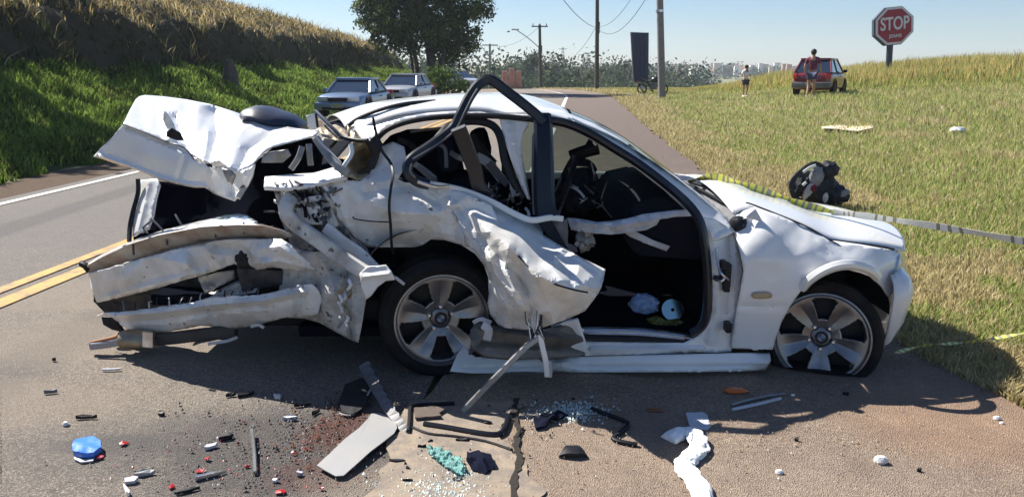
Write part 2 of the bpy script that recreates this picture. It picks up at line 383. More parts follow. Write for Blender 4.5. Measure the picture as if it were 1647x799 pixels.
def pick(base, n, jit=.25):
    base = np.array(base); c = base[rng.integers(0, len(base), n)]
    return np.clip(c*(1+rng.uniform(-jit, jit, (n, 1))), 0, 1)
def nzf(X, Y, sc, off=0): return np.array([noise.noise(Vector((x*sc, y*sc, off))) for x, y in zip(X, Y)])
GREEN = [(.29, .36, .10), (.23, .30, .08), (.38, .42, .14), (.37, .37, .13)]
STRAW = [(.50, .42, .22), (.44, .36, .18), (.60, .51, .30), (.36, .31, .15)]
def field(n, y0, y1, k):
    t = rng.random(n); Y = y0*(y1/y0)**t
    x0 = rx(1.95, Y)+.15*np.exp(-((Y-4)/5)**2) if False else np.array([sedge(y) for y in Y])
    X = x0+rng.random(n)**1.25*(np.maximum(Y*.72, 3.2)-x0+1.0); X = np.maximum(X, x0+rng.normal(.04, .06, n))
    return X, Y
n = 150000; X, Y = field(n, 3.0, 66, 1); n = len(X)
Z = np.array([H(x, y) for x, y in zip(X, Y)]) - .02
edge = X-np.array([sedge(y) for y in Y]); pn = nzf(X, Y, .6, 2)+.7*nzf(X, Y, 2.4, 5)
dry = (edge < (.7+Y*.035)+1.2*pn) | (pn > .38) | (rng.random(n) < .36)
cols = np.where(dry[:, None], pick(STRAW, n), pick(GREEN, n))
hg = (.028+.05*rng.random(n))*(1+Y*.022)*(1+1.1*np.clip((X-.25*Y-2)/6, 0, 1)); wd = .0065*(1+Y*.10)
blades('field_grass', X, Y, Z, hg, wd, cols, .9)
# tall dry grass on the rise to the right
n = 70000; Y = rng.uniform(35, 64, n); X = rng.uniform(7, 46, n)
yy = 50-13*np.clip((X-.25*Y-1.5)/4, 0, 1)+1.5*nzf(X, Y*0, .25, 3); keep = (Y > yy); X, Y = X[keep], Y[keep]; n = len(X)
Z = np.array([H(x, y) for x, y in zip(X, Y)]); tall = np.clip((X-.25*Y+3)/9, .12, 1)*np.clip((Y-yy[keep])/4, .25, 1)
hg = (.55+.55*rng.random(n))*tall*(1+.35*nzf(X, Y, .5, 8)); cols = np.where((rng.random(n) < .72-.4*(Y-yy[keep] < 3))[:, None], pick([(.50, .40, .15), (.56, .45, .19), (.40, .34, .12)], n), pick(GREEN, n))
blades('tall_dry_grass', X, Y, Z, hg, .05, cols, .35)
# green slope of the bank
n = 150000; Y = 7.5*(95/7.5)**rng.random(n); s = rng.uniform(-.1, 5.2, n)
X = np.array([ebase(y) for y in Y])-s; Z = np.array([ez(a, b) for a, b in zip(s, Y)]); pn = nzf(X, Y, .9, 4)
keep = (Z < 1.6+.3*pn) & (s > .25*rng.random(n)); X, Y, Z, pn, s = X[keep], Y[keep], Z[keep], pn[keep], s[keep]; n = len(X)
cols = np.where((pn+.35*rng.standard_normal(n) > -.28)[:, None], pick([(.20, .30, .06), (.27, .36, .08), (.13, .20, .045)], n), pick([(.07, .10, .025), (.15, .14, .05), (.05, .08, .02)], n))
hg = (.06+.13*rng.random(n))*(1+.5*pn)*(1+Y*.01); blades('bank_grass', X, Y, Z, hg, .022*(1+Y*.035), cols, .9)
# dry scrub over the cut and on top of the bank
n = 120000; Y = 9*(125/9)**rng.random(n); s = 3.9+rng.random(n)**1.3*15
X = np.array([ebase(y) for y in Y])-s; Z = np.array([ez(a, b) for a, b in zip(s, Y)]); pn = nzf(X, Y, 1.3, 4)
keep = ((Z > 2.7) | ((Z > 1.2) & (rng.random(n) < .85))) & (rng.random(n) < .72+pn); X, Y, Z, pn, s = X[keep], Y[keep], Z[keep], pn[keep], s[keep]; n = len(X)
low = Z < 2.7  # blades on the cut mostly dark green, painting its shadow band
cols = np.where((rng.random(n) < .26-.3*pn+.75*low)[:, None], pick([(.045, .065, .022), (.07, .08, .03), (.10, .10, .045)], n), pick([(.40, .31, .15), (.31, .24, .11), (.54, .44, .24), (.24, .18, .09)], n))
hg = (.07+.26*rng.random(n)**3)*(1+1.2*pn)*(1+Y*.006); hg = np.maximum(hg, .04)
blades('bank_scrub', X, Y, Z, hg, .022*(1+Y*.03), cols, 1.7)
# leafy weeds at the foot of the bank
n = 14000; Y = 8*(24/8)**rng.random(n); s = rng.uniform(-.3, 1.2, n); X = np.array([ebase(y) for y in Y])-s
pn = nzf(X, Y, 1.1, 14); k = pn > .02; X, Y, s, pn = X[k], Y[k], s[k], pn[k]; n = len(X)
Z = np.maximum(np.array([ez(a, b) for a, b in zip(s, Y)]), 0)
blades('verge_weeds', X, Y, Z, (.06+.22*rng.random(n))*(pn*2+.3), .03, pick([(.12, .20, .03), (.20, .24, .07), (.09, .15, .03)], n), 1.0)

# ------------------------------------------------------------------ trees
def crown(name, blobs, nleaf, size, cols, parent=None, seed=0, m=None, spread=1.35):
    r = np.random.default_rng(seed); bl = np.array([b[:4] for b in blobs]); wts = bl[:, 3]**2; wts = wts/wts.sum()
    bi = r.choice(len(bl), nleaf, p=wts); d = r.normal(size=(nleaf, 3)); d /= np.linalg.norm(d, axis=1)[:, None]
    rad = bl[bi, 3]*(.55+.5*r.random(nleaf)**.6)
    # clumps: pull leaves to clump centres so that gaps open
    C = bl[bi, :3]+d*rad[:, None]*np.array([1, 1, .85])
    nc = max(20, nleaf//45); cc = C[r.integers(0, nleaf, nc)]; ci = r.integers(0, nc, nleaf)
    C = cc[ci]+r.normal(size=(nleaf, 3))*size*spread
    a = r.normal(size=(nleaf, 3)); a /= np.linalg.norm(a, axis=1)[:, None]; b = np.cross(a, r.normal(size=(nleaf, 3))); b /= np.linalg.norm(b, axis=1)[:, None]
    sz = size*r.uniform(.5, 1.1, (nleaf, 1)); V = np.stack([C-a*sz, C-b*sz*.45, C+a*sz, C+b*sz*.45], 1)
    col = np.array(cols)[r.integers(0, len(cols), nc)][ci]*(r.uniform(.7, 1.3, (nleaf, 1)))
    F = np.arange(nleaf*4).reshape(-1, 4)
    return mesh_np(name, V.reshape(-1, 3), F, m or LEAFM, parent, cols=np.repeat(col, 4, 0))
def trunk(name, segs, parent):
    bm = bmesh.new()
    for pts, r0, r1 in segs:
        pts = catmull(pts, 3); sweep_bm(bm, pts, circ(1, 9), Vector((0, 1, 0)), widths=lambda t: r0+(r1-r0)*t)
    bmesh.ops.recalc_face_normals(bm, faces=bm.faces); return from_bm(name, bm, BARK, parent)
T0 = Vector((-5.3, 50, 0))
tr = thing('broadleaf_tree', 'big dark green roadside tree with several trunks behind the parked cars', 'tree', T0)
def tb(px, py, r, y=0): p = P(px, py, 50+y)-T0; return (p.x, p.y, p.z, r)
bl = [tb(600, 20, 1.2), tb(628, 55, 1.2, -1), tb(640, -10, 2.2), tb(690, 10, 2.5, 1), tb(745, -10, 1.8), tb(720, 45, 1.7), tb(732, 70, 1.1, 1), tb(680, 48, 1.6, -1.2), tb(735, 88, .9),
      tb(615, 70, .6), tb(650, 74, 1.0), tb(757, 60, .8), tb(768, 5, 1.1), tb(640, 30, 1.5, -1.5), tb(722, 92, .6), tb(770, -60, 2), tb(690, -60, 3.2), tb(610, -40, 2), tb(590, 0, .8)]
crown('crown', bl, 52000, .14, [(.065, .10, .03), (.10, .14, .042), (.045, .07, .025), (.15, .175, .06)], tr, 3)
B = lambda px, py, y=0: P(px, py, 50+y)-T0
trunk('trunk', [([B(694, 150), B(696, 115), B(690, 70), B(680, 10), B(690, -60)], .42, .12), ([B(672, 146, 1), B(671, 110, 1), B(660, 60, 1), B(640, 0, 1)], .2, .07), ([B(664, 146, -1), B(663, 100), B(650, 60), B(610, 20)], .12, .05),
                ([B(709, 150, -2), B(710, 115, -2), B(716, 80, -1)], .07, .05), ([B(692, 90), B(720, 60), B(750, 30)], .2, .06), ([B(690, 60), B(650, 20), B(600, -10)], .18, .05), ([B(700, 150), B(703, 120), B(712, 90)], .18, .08)], tr)
# slimmer young tree and a shrub at its foot
t2 = thing('shrub', 'small yellow-green shrub at the foot of the big roadside tree', 'shrub', G(712, 158)); q = G(712, 158)
crown('crown', [(0, 0, .7, .8), (.6, .3, .5, .6)], 900, .16, [(.10, .15, .03), (.07, .11, .03)], t2, 5)
trunk('trunk', [([Vector((0, 0, -.1)), Vector((.1, 0, .4)), Vector((.2, 0, .9))], .06, .03)], t2)
# tree on top of the bank just outside the picture: its shade falls on the slope
for i, (x, y, z, h, lab) in enumerate([(-15.0, 18.2, 3.9, 6.0, 'tree on the bank crest beyond the left edge nearest the road'), (-20.8, 29.5, 5.0, 12.5, 'taller tree on the bank crest beyond the left edge set further back')]):
    t3 = thing('bank_tree', lab, 'tree', (x, y, z))
    crown('crown', [(0, 0, h*.65, h*.3), (h*.22, 0, h*.5, h*.2), (-h*.2, .4, h*.55, h*.22), (0, -h*.2, h*.8, h*.2)], 3500, .2, [(.05, .08, .025), (.07, .10, .03)], t3, 11+i)
    trunk('trunk', [([Vector((0, 0, -.6)), Vector((.1, 0, h*.3)), Vector((0, .1, h*.7))], .2, .08)], t3)
# stump on the slope
sx = ebase(25)-2.6
st = thing('tree_stump', 'weathered grey-brown tree stump standing on the green bank', 'stump', (sx, 25, ez(2.6, 25)-.15))
bm = bmesh.new()
for k, (r, h) in enumerate([(.36, 0), (.28, .12), (.24, .4), (.22, .62), (.17, .78), (.10, .9), (0, .86)]):
    pass
lathe_bm(bm, [(.36, -.1), (.29, .12), (.25, .4), (.22, .62), (.16, .80), (.12, .98), (0, .93)], 14)
for v in bm.verts:
    f = 1+.35*noise.noise(Vector((v.co.x*4, v.co.y*4, v.co.z*2))); v.co.x *= f; v.co.y *= f; v.co.z *= 1+.15*noise.noise(v.co*5)
from_bm('trunk', bm, BARK, st)
# far-off wood in the valley
r = np.random.default_rng(5); bl = []
def wood(x0, x1, y0, y1, ztop, n, rad):
    for _ in range(n):
        y = r.uniform(y0, y1); px = r.uniform(x0, x1); x = (px-CX)/FPX*y/.974*1.0; rr = rad*r.uniform(.7, 1.3)
        top = ztop(px, y)+r.uniform(-1.2, .6)
        for k in range(3): bl.append((x+r.uniform(-rr, rr)*.7, y+r.uniform(-2, 2), top-rr*(.9+k*1.1), rr*(1+.1*k)))
def zt(px, y):                                         # height of the tops as the picture shows it
    yp = 97 if px < 760 else 101 if px < 1000 else 112-.004*(px-1000)
    rr_ = ray(px, yp); return CH+rr_.z/rr_.y*y
wood(560, 900, 140, 190, zt, 60, 3.2); wood(880, 1115, 150, 230, zt, 50, 3.0); wood(700, 1100, 95, 130, lambda a, b: zt(a, b)-2.6, 60, 1.7)
tag(crown('distant_wood', bl, 60000, .58, [(.05, .075, .04), (.07, .095, .055), (.04, .06, .04), (.09, .11, .065)], None, 8, spread=2.6), kind='stuff')
bl = []
for _ in range(170):
    px = r.uniform(850, 1290); y = r.uniform(520, 900); rr_ = ray(px, r.uniform(104, 112)); z = CH+rr_.z/rr_.y*y; bl.append((rr_.x/rr_.y*y, y, z-5, r.uniform(3, 8)))
tag(crown('town_trees', bl, 20000, 1.2, [(.06, .085, .05), (.08, .10, .06)], None, 9), kind='stuff')
# palm standing out over the wood
pl = P(858, 100, 150); t4 = thing('tall_round_tree', 'taller round-topped tree standing up over the distant wood beside the street lamp pole', 'tree', (pl.x, 150, pl.z-8))
crown('crown', [(0, 0, 8.2, 1.5), (.6, 0, 9.2, 1.0), (-.9, 0, 7.3, 1.1)], 700, .4, [(.06, .085, .045)], t4, 6)
trunk('trunk', [([Vector((0, 0, -3)), Vector((0, 0, 3)), Vector((.1, 0, 7))], .25, .15)], t4)

# ------------------------------------------------------------------ distant houses
HW = [mat('house_wall_white', (.72, .71, .68), .8), mat('house_wall_cream', (.60, .50, .38), .8), mat('house_wall_clay', (.45, .28, .20), .8)]
HR = [mat('tile_roof', (.36, .17, .10), .8), mat('metal_roof_pale', (.62, .62, .62), .5), mat('grey_roof', (.30, .29, .28), .8)]
HWIN = mat('house_window_dark', (.04, .045, .05), .3)
hs = [(1123, 114, 26, 10, 420, 0, 1, 'white two-storey block with flat roof at the left end of the town'), (1141, 117, 14, 5, 430, 0, 0, 'long low white house with red roof right of the white block'), (828, 105, 20, 7, 240, 0, 2, 'white house on the wooded hillside beside the lamp pole'), (858, 104, 22, 6, 245, 0, 2, 'white house with grey roof directly behind the lamp pole'),
      (840, 111, 26, 3.4, 235, 0, 1, 'long low white wall house below the others on the wooded hillside'), (905, 106, 24, 4, 250, 0, 1, 'long pale shed roof right of the lamp pole'), (813, 101, 7, 4, 260, 1, 1, 'tiny pale house above the wood left of the lamp pole')]
for i in range(26):
    px = 1085+i*7.6+random.uniform(-3, 3); hs.append((px, 104+random.uniform(-2.2, 7), random.uniform(5, 10), random.uniform(1.2, 2.6), random.uniform(500, 850), random.randrange(3), random.randrange(3), None))
HC = {}
for i, (px, py, wp, hp, Y_, wi, ri, lab) in enumerate(hs):
    c = P(px, py, Y_); k = Y_/FPX; W = wp*k; Hh = hp*k
    g = None if lab else 'small houses of the town along the skyline'
    if not lab:
        key = (wi, ri, W > 6); HC[key] = HC.get(key, 0)+1; lab = '%s %s-walled town house with %s roof on the skyline, %s such from the left' % ('broad' if W > 6 else 'narrow', ('white', 'cream', 'clay')[wi], ('red tiled', 'pale metal', 'dark grey')[ri], ('first', 'second', 'third', 'fourth', 'fifth', 'sixth', 'seventh')[min(6, HC[key]-1)])
    t = thing('house', lab, 'house', (c.x, c.y, c.z-Hh/2), random.uniform(-.3, .3), g)
    boxo('wall', (0, 0, Hh/2-3), (W, W*.6, Hh+6), HW[wi], t)
    bm = bmesh.new(); e = W*.06; hh = Hh*(.35 if ri == 0 else .16); a = [bm.verts.new(v) for v in ((-W/2-e, -W*.3-e, Hh), (W/2+e, -W*.3-e, Hh), (W/2+e, W*.3+e, Hh), (-W/2-e, W*.3+e, Hh), (-W/2*(.8), 0, Hh+hh), (W/2*.8, 0, Hh+hh))]
    for f in ((0, 1, 5, 4), (2, 3, 4, 5), (1, 2, 5), (3, 0, 4), (3, 2, 1, 0)): bm.faces.new([a[q] for q in f])
    from_bm('roof', bm, HR[ri], t, smooth=False)
    if wp > 9:
        for q in range(3): boxo('window', (W*(-.3+.3*q), -W*.3-.02, Hh*.55), (W*.12, .12, Hh*.3), HWIN, t)

# ------------------------------------------------------------------ poles, wires, signs
CONC = mat('concrete_pole', (.20, .19, .185), .85, bump=.3, bscale=10, var=.15)
DARKM = mat('dark_wood_pole', (.075, .06, .055), .85, bump=.3, var=.2)
SIGNB = mat('sign_back_blue', (.022, .035, .085), .5, var=.15)
WIRE = mat('cable_black', (.03, .03, .035), .6)
def pole(label, px, pyb, Y_, top, r0, r1, m, name='utility_pole', lean=0):
    b = P(px, pyb, Y_); b.z = H(b.x, b.y)-.1; t = thing(name, label, 'pole', b)
    tp = P(*top, Y_)-b
    tube('shaft', [Vector((0, 0, 0)), tp*.5, tp], 1, m, t, n=12, widths=lambda q: r0+(r1-r0)*q); return t, b, tp
pA, bA, tA = pole('tall dark power pole at the road edge left of the blue sign panel', 960, 142, 60, (961, -60), .17, .12, DARKM)
boxo('crossarm', tA+Vector((0, 0, -.6)), (1.6, .12, .12), DARKM, pA)
for sx_ in (-.7, .7): tube('insulator', [tA+Vector((sx_, 0, -.5)), tA+Vector((sx_, 0, -.3))], .05, GREYP, pA)
ins = P(961, 45, 60)-bA; boxo('bracket', ins+Vector((0, -.15, 0)), (.3, .25, .8), DARKM, pA)
pB, bB, tB = pole('thick grey concrete pole standing in the grass right of the blue sign panel', 1065, 158, 41.4, (1060, -60), .2, .165, CONC)
tube('band', [P(1061, 20, 41.4)-bB, P(1061, 16, 41.4)-bB], .2, STEEL, pB)
pC, bC, tC = pole('power pole with crossarm and long-armed street lamp beyond the road bend', 870, 138, 84, (868, 40), .2, .14, DARKM, 'street_lamp_pole')
boxo('crossarm', P(868, 43, 84)-bC, (1.7, .12, .12), DARKM, pC)
tube('lamp_arm', [P(868, 78, 84)-bC, P(850, 62, 84)-bC, P(831, 49, 84)-bC], .05, STEEL, pC, sm=4)
boxo('lamp_head', P(829, 48, 84)-bC, (.8, .3, .14), STEEL, pC, bev=.04)
boxo('transformer_bracket', P(869, 80, 84)-bC, (.4, .35, .8), DARKM, pC)
for sx_ in (-.7, 0, .7): tube('insulator', [P(868, 43, 84)-bC+Vector((sx_, 0, .05)), P(868, 43, 84)-bC+Vector((sx_, 0, .3))], .05, GREYP, pC)
pD, bD, tD = pole('pale concrete power pole with crossarm right of the big tree', 787, 128, 95, (788, 71), .15, .12, CONC)
boxo('crossarm', P(788, 73, 95)-bD, (1.9, .12, .12), CONC, pD)
tube('lamp_arm', [P(787, 92, 95)-bD, P(778, 80, 95)-bD, P(768, 68, 95)-bD], .045, STEEL, pD, sm=3)
for px_, py_, hp in ((905, 104, 26), (945, 104, 18)):
    tw = thing('transmission_pylon', 'faint thin power pylon on the skyline at x' if 0 else ('faint taller lattice pylon on the skyline right of the street lamp pole' if px_ == 905 else 'faint shorter lattice pylon on the skyline just left of the dark power pole'), 'pylon', P(px_, py_, 400))
    hh = hp*400/FPX; bm = bmesh.new()
    for a in (-1, 1):
        sweep_bm(bm, [Vector((a*hh*.12, 0, -2)), Vector((a*.3, 0, hh))], circ(.14, 4))
    for q in range(5):
        z0 = hh*q/5; z1 = hh*(q+1)/5; w0 = hh*.12*(1-q/5)+.3; w1 = hh*.12*(1-(q+1)/5)+.3
        sweep_bm(bm, [Vector((-w0, 0, z0)), Vector((w1, 0, z1))], circ(.09, 4)); sweep_bm(bm, [Vector((w0, 0, z0)), Vector((-w1, 0, z1))], circ(.09, 4))
    from_bm('lattice', bm, CONC, tw); boxo('arm', (0, 0, hh*.9), (hh*.5, .25, .25), CONC, tw)
def wire(a, b, sag, lab, r_=.014):
    pts = [a.lerp(b, t/16)-Vector((0, 0, sag*4*(t/16)*(1-t/16))) for t in range(17)]
    o = tube('power_cable', pts, r_, WIRE, n=5); return tag(o, lab, 'cable')
i0 = P(960, 45, 60)
wire(P(900, -8, 40), i0, .3, 'thin cable dropping steeply to the dark power pole from its left side', .018)
wire(P(1045, -12, 40), i0+Vector((.1, 0, -.1)), 1.0, 'lower of the two cables running up right from the dark power pole', .016)
wire(P(1022, -12, 42), i0+Vector((.1, 0, .1)), .5, 'upper of the two cables running up right from the dark power pole', .013)
wire(i0+Vector((-.1, 0, 0)), P(868, 80, 84), 2.0, 'cable sagging between the dark power pole and the street lamp pole', .015)
wire(P(868, 43, 84), P(788, 73, 95), .8, 'cable between the street lamp pole and the pale concrete pole', .014)

# blue-backed totem sign
b = G(1030, 147); sg = thing('totem_sign', 'tall dark blue back of a tapering sign panel beside the grey pole', 'sign', (b.x, 50, 0))
bm = bmesh.new(); a = [P(*q, 50)-Vector((b.x, 50, 0)) for q in ((1014.5, 52), (1043.5, 53), (1043, 132), (1019, 132))]
vf = [bm.verts.new(v) for v in a]; vb = [bm.verts.new(v+Vector((0, .12, 0))) for v in a]; bm.faces.new(vf); bm.faces.new(vb[::-1])
for i in range(4): bm.faces.new((vf[i], vb[i], vb[(i+1) % 4], vf[(i+1) % 4]))
bmesh.ops.recalc_face_normals(bm, faces=bm.faces); from_bm('panel', bm, SIGNB, sg, smooth=False)
for px_ in (1023.5, 1030, 1037): tube('stiffener', [P(px_, 56, 49.97)-Vector((b.x, 50, 0)), P(px_+.6, 131, 49.97)-Vector((b.x, 50, 0))], .035, SIGNB, sg, n=6)
tube('edge_trim', [P(1014.5, 52, 50)-Vector((b.x, 50, 0)), P(1019, 132, 50)-Vector((b.x, 50, 0))], .04, CONC, sg, n=6)
for px_ in (1024, 1039): tube('post', [P(px_, 128, 50.05)-Vector((b.x, 50, 0)), Vector(((px_-1030)/FPX*50, .05, -.2))], .07, DARKM, sg, n=8)

# STOP sign
c = P(1438, 42, 47); sgx = thing('stop_sign', 'big red octagonal sign with white border reading STOP above the tall grass', 'sign', (c.x, 47, c.z), R(-6)); sgx.rotation_euler = (0, R(-5.5), R(-6))
SRED = mat('sign_red', (.30, .015, .035), .5, var=.1); SWH = mat('sign_white', (.62, .62, .66), .5, var=.08)
SBACK = mat('sign_casing', (.04, .05, .075), .6)
def octa(name, rad, y0, y1, m, parent, off=(0, 0)):
    bm = bmesh.new(); F_ = []; B_ = []
    for i in range(8):
        an = math.pi/8+i*math.pi/4; x, z = rad*math.cos(an)+off[0], rad*math.sin(an)+off[1]
        F_.append(bm.verts.new((x, y0, z))); B_.append(bm.verts.new((x, y1, z)))
    bm.faces.new(F_); bm.faces.new(B_[::-1])
    for i in range(8): bm.faces.new((F_[i], B_[i], B_[(i+1) % 8], F_[(i+1) % 8]))
    bmesh.ops.recalc_face_normals(bm, faces=bm.faces); return from_bm(name, bm, m, parent, smooth=False)
octa('casing', 1.17, .0, .35, SBACK, sgx, (-.05, -.01)); octa('border', 1.14, -.03, .0, SWH, sgx, (.02, 0)); octa('face', 1.00, -.045, -.03, SRED, sgx, (.02, 0))
def text(s, size, loc, m, parent, name='lettering', ex=.01, spacing=1.0, xs_=1):
    cu = bpy.data.curves.new(name, 'FONT'); cu.body = s; cu.size = size; cu.extrude = ex; cu.align_x = 'CENTER'; cu.align_y = 'CENTER'; cu.offset = size*.02; cu.space_character = spacing
    o = bpy.data.objects.new(name, cu); COL.objects.link(o); dg = bpy.context.evaluated_depsgraph_get(); me = bpy.data.meshes.new_from_object(o.evaluated_get(dg)); bpy.data.objects.remove(o)
    o = link(name, me, m, parent); o.location = loc; o.rotation_euler = (R(90), 0, 0); o.scale = (xs_, 1, 1); return o
text('STOP', 1.02, (.02, -.06, .1), SWH, sgx, xs_=.66, ex=.012); text('JEANS', .26, (.06, -.06, -.58), SWH, sgx, ex=.008)
tube('post', [P(1431, 70, 47)-c+Vector((0, .2, 0)), Vector(((1431-1438)/FPX*47, .2, -3.4))], 1, SBACK, sgx, n=4, prof=rrect(.34, .2))

# ------------------------------------------------------------------ background vehicles
def wheel_simple(parent, x, y, z, rad=.3, wdt=.19):
    M = Matrix.Translation((x, y, z)) @ Matrix.Rotation(R(90), 4, 'Y'); bm = bmesh.new(); h = wdt/2
    lathe_bm(bm, [(rad*.62, -h), (rad*.95, -h), (rad, -h*.7), (rad, h*.7), (rad*.95, h), (rad*.62, h)], 20, M, closed=True); o = from_bm('tyre', bm, RUBBER, parent)
    bm = bmesh.new(); s_ = 1 if x > 0 else -1
    lathe_bm(bm, [(rad*.62, s_*h*.8), (rad*.5, s_*h*.75), (rad*.2, s_*h*.6), (0, s_*h*.7)], 14, M); d = from_bm('rim', bm, ALLOY, o)
    return o
def car(name, label, loc, rz, paint, L=4.2, W=1.66, kind='sedan', belt=.88, roof=1.40, cat='car'):
    """front towards local -y"""
    t = thing(name, label, cat, loc, rz); h = L/2; hw = W/2
    # (y, half width, z low, z top)
    hood = .80 if kind == 'sedan' else .84
    if kind == 'sedan': st_ = [(-h, hw*.72, .30, .58), (-h+.08, hw*.88, .22, .68), (-h+.4, hw*.97, .20, .76), (-h+1.15, hw, .20, belt-.02), (0, hw, .20, belt), (h-1.0, hw, .20, belt+.02), (h-.35, hw*.96, .22, belt), (h-.06, hw*.86, .25, belt-.08), (h, hw*.76, .32, .66)]
    else: st_ = [(-h, hw*.72, .30, .58), (-h+.08, hw*.88, .22, .70), (-h+.4, hw*.97, .20, .80), (-h+1.05, hw, .20, belt), (0, hw, .20, belt+.01), (h-.35, hw*.98, .20, belt+.03), (h-.08, hw*.93, .22, belt), (h, hw*.86, .30, belt-.14)]
    bm = bmesh.new(); rings = []
    for (y, a, zl, zt_) in st_:
        sec = [(a*.9, zl), (a*.99, zl+.08), (a, zl+(zt_-zl)*.5), (a*.97, zt_-.1), (a*.90, zt_-.02), (a*.5, zt_+.02)]
        pr = sec+[(-x, z) for x, z in sec[::-1]]; rings.append([bm.verts.new((x, y, z)) for x, z in pr])
    m_ = len(rings[0])
    for A, B_ in zip(rings[:-1], rings[1:]):
        for j in range(m_): bm.faces.new((A[j], A[(j+1) % m_], B_[(j+1) % m_], B_[j]))
    bm.faces.new(rings[0]); bm.faces.new(rings[-1][::-1]); bmesh.ops.recalc_face_normals(bm, faces=bm.faces)
    bo = from_bm('body', bm, paint, t, ang=180); ss_ = bo.modifiers.new('smooth', 'SUBSURF'); ss_.levels = 2; ss_.render_levels = 2
    if kind == 'sedan': b0, r0_, r1_, b1 = -h+1.1, -h+1.75, h-1.35, h-.85
    else: b0, r0_, r1_, b1 = -h+1.0, -h+1.7, h-.55, h-.12
    bw, rw = hw*.90, hw*.70; zb = belt-.02
    # glasshouse: six panes
    q = dict(a=(-bw, b0, zb), b=(bw, b0, zb), c=(rw, r0_, roof-.05), d=(-rw, r0_, roof-.05), e=(-bw, b1, zb+.02), f=(bw, b1, zb+.02), g=(rw, r1_, roof-.05), h=(-rw, r1_, roof-.05))
    q = {k_: Vector(v) for k_, v in q.items()}
    def pane(nm, ks, m=CARGLASS):
        bm = bmesh.new(); bm.faces.new([bm.verts.new(q[k_]) for k_ in ks]); o = from_bm(nm, bm, m, t, smooth=False); md = o.modifiers.new('thickness', 'SOLIDIFY'); md.thickness = .006; return o
    pane('windscreen', 'abcd'); pane('rear_window', 'fehg'); pane('side_window', 'bfgc'); pane('side_window', 'eadh')
    for k1, k2, nm in (('a', 'd', 'pillar'), ('b', 'c', 'pillar'), ('e', 'h', 'pillar'), ('f', 'g', 'pillar')): tube(nm, [q[k1], q[k2]], .04, paint, t, n=6)
    for s_ in (-1, 1):
        tube('pillar', [Vector((s_*bw, (b0+b1)/2+.1, zb)), Vector((s_*rw, (r0_+r1_)/2+.1, roof-.05))], .035, BLACK, t, n=6)
        tube('window_sill', [Vector((s_*bw*1.01, b0, zb)), Vector((s_*bw*1.01, b1, zb+.02))], .02, BLACK, t, n=6)
        mir = boxo('mirror', (s_*(hw+.07), b0+.38, belt+.06), (.16, .10, .12), paint if kind != 'hatch' else BLACK, t, bev=.03)
        for y in (-h+.78, h-.75):
            wheel_simple(t, s_*(hw-.08), y, .3)
            bm = bmesh.new(); lathe_bm(bm, [(.36, -.01), (.36, .012), (0, .012)], 20, Matrix.Translation((s_*(hw-.01), y, .32)) @ Matrix.Rotation(R(90)*s_, 4, 'Y')); from_bm('wheel_arch', bm, BLACK, t)
        hl = boxo('headlight', (s_*hw*.62, -h+.06, .60), (.36, .12, .13), LAMPG, t, rot=R(12)*s_, bev=.03)
        boxo('tail_light', (s_*hw*.80, h-.02, .78 if kind == 'hatch' else .72), (.20, .08, .22 if kind == 'hatch' else .14), REDP, t, rot=-R(14)*s_, bev=.02)
        boxo('door_handle', (s_*(hw+.01), .15, belt-.14), (.03, .16, .03), BLACK, t)
    boxo('roof', (0, (r0_+r1_)/2, roof-.03), (rw*2+.08, r1_-r0_+.16, .085), paint, t, bev=.04)
    boxo('grille', (0, -h+.005, .58), (W*.38, .05, .12), BLACK, t, bev=.01)
    boxo('front_bumper', (0, -h+.05, .38), (W*.93, .26, .24), paint, t, bev=.07)
    boxo('air_intake', (0, -h-.075, .31), (W*.6, .03, .08), BLACK, t)
    boxo('rear_bumper', (0, h-.03, .42), (W*.95, .24, .24), paint if kind == 'sedan' else GREYP, t, bev=.06)
    boxo('number_plate', (0, h+.10 if kind != 'sedan' else -h-.09, .48 if kind != 'sedan' else .40), (.4, .02, .13), STEEL, t)
    return t
SILV = mat('silver_blue_paint', (.20, .27, .38), .3, metal=.5, coat=.6, dirt=(.15, .14, .13), damt=.3)
SILW = mat('pale_silver_paint', (.48, .50, .54), .3, metal=.3, coat=.6, dirt=(.25, .24, .22), damt=.3)
REDC = mat('dark_red_paint', (.16, .010, .018), .3, coat=.8, dirt=(.16, .05, .04), damt=.4)
car('parked_car', 'nearer parked blue-silver sedan facing the camera with its side windows down', (-5.25, 26.6, 0), R(-6), SILV, 4.0, 1.62, 'sedan', .78, 1.22)
car('parked_car', 'pale silver car parked behind the blue-silver sedan under the big tree', (-4.75, 35.8, 0), R(-10), SILW, 4.3, 1.66, 'sedan', .82, 1.29)
car('parked_hatchback', 'dark red hatchback standing in the field with its rear towards the road', (13.35, 34.2, H(13.2, 33.5)-.02), R(180-33), REDC, 3.6, 1.62, 'hatch', .92, 1.5)
car('distant_car', 'small pale car coming along the far road behind the bent door frame', (P(750, 140, 60).x-.8, 62, -.05), R(60), SILW, 4.2, 1.7, 'sedan', .86, 1.4)
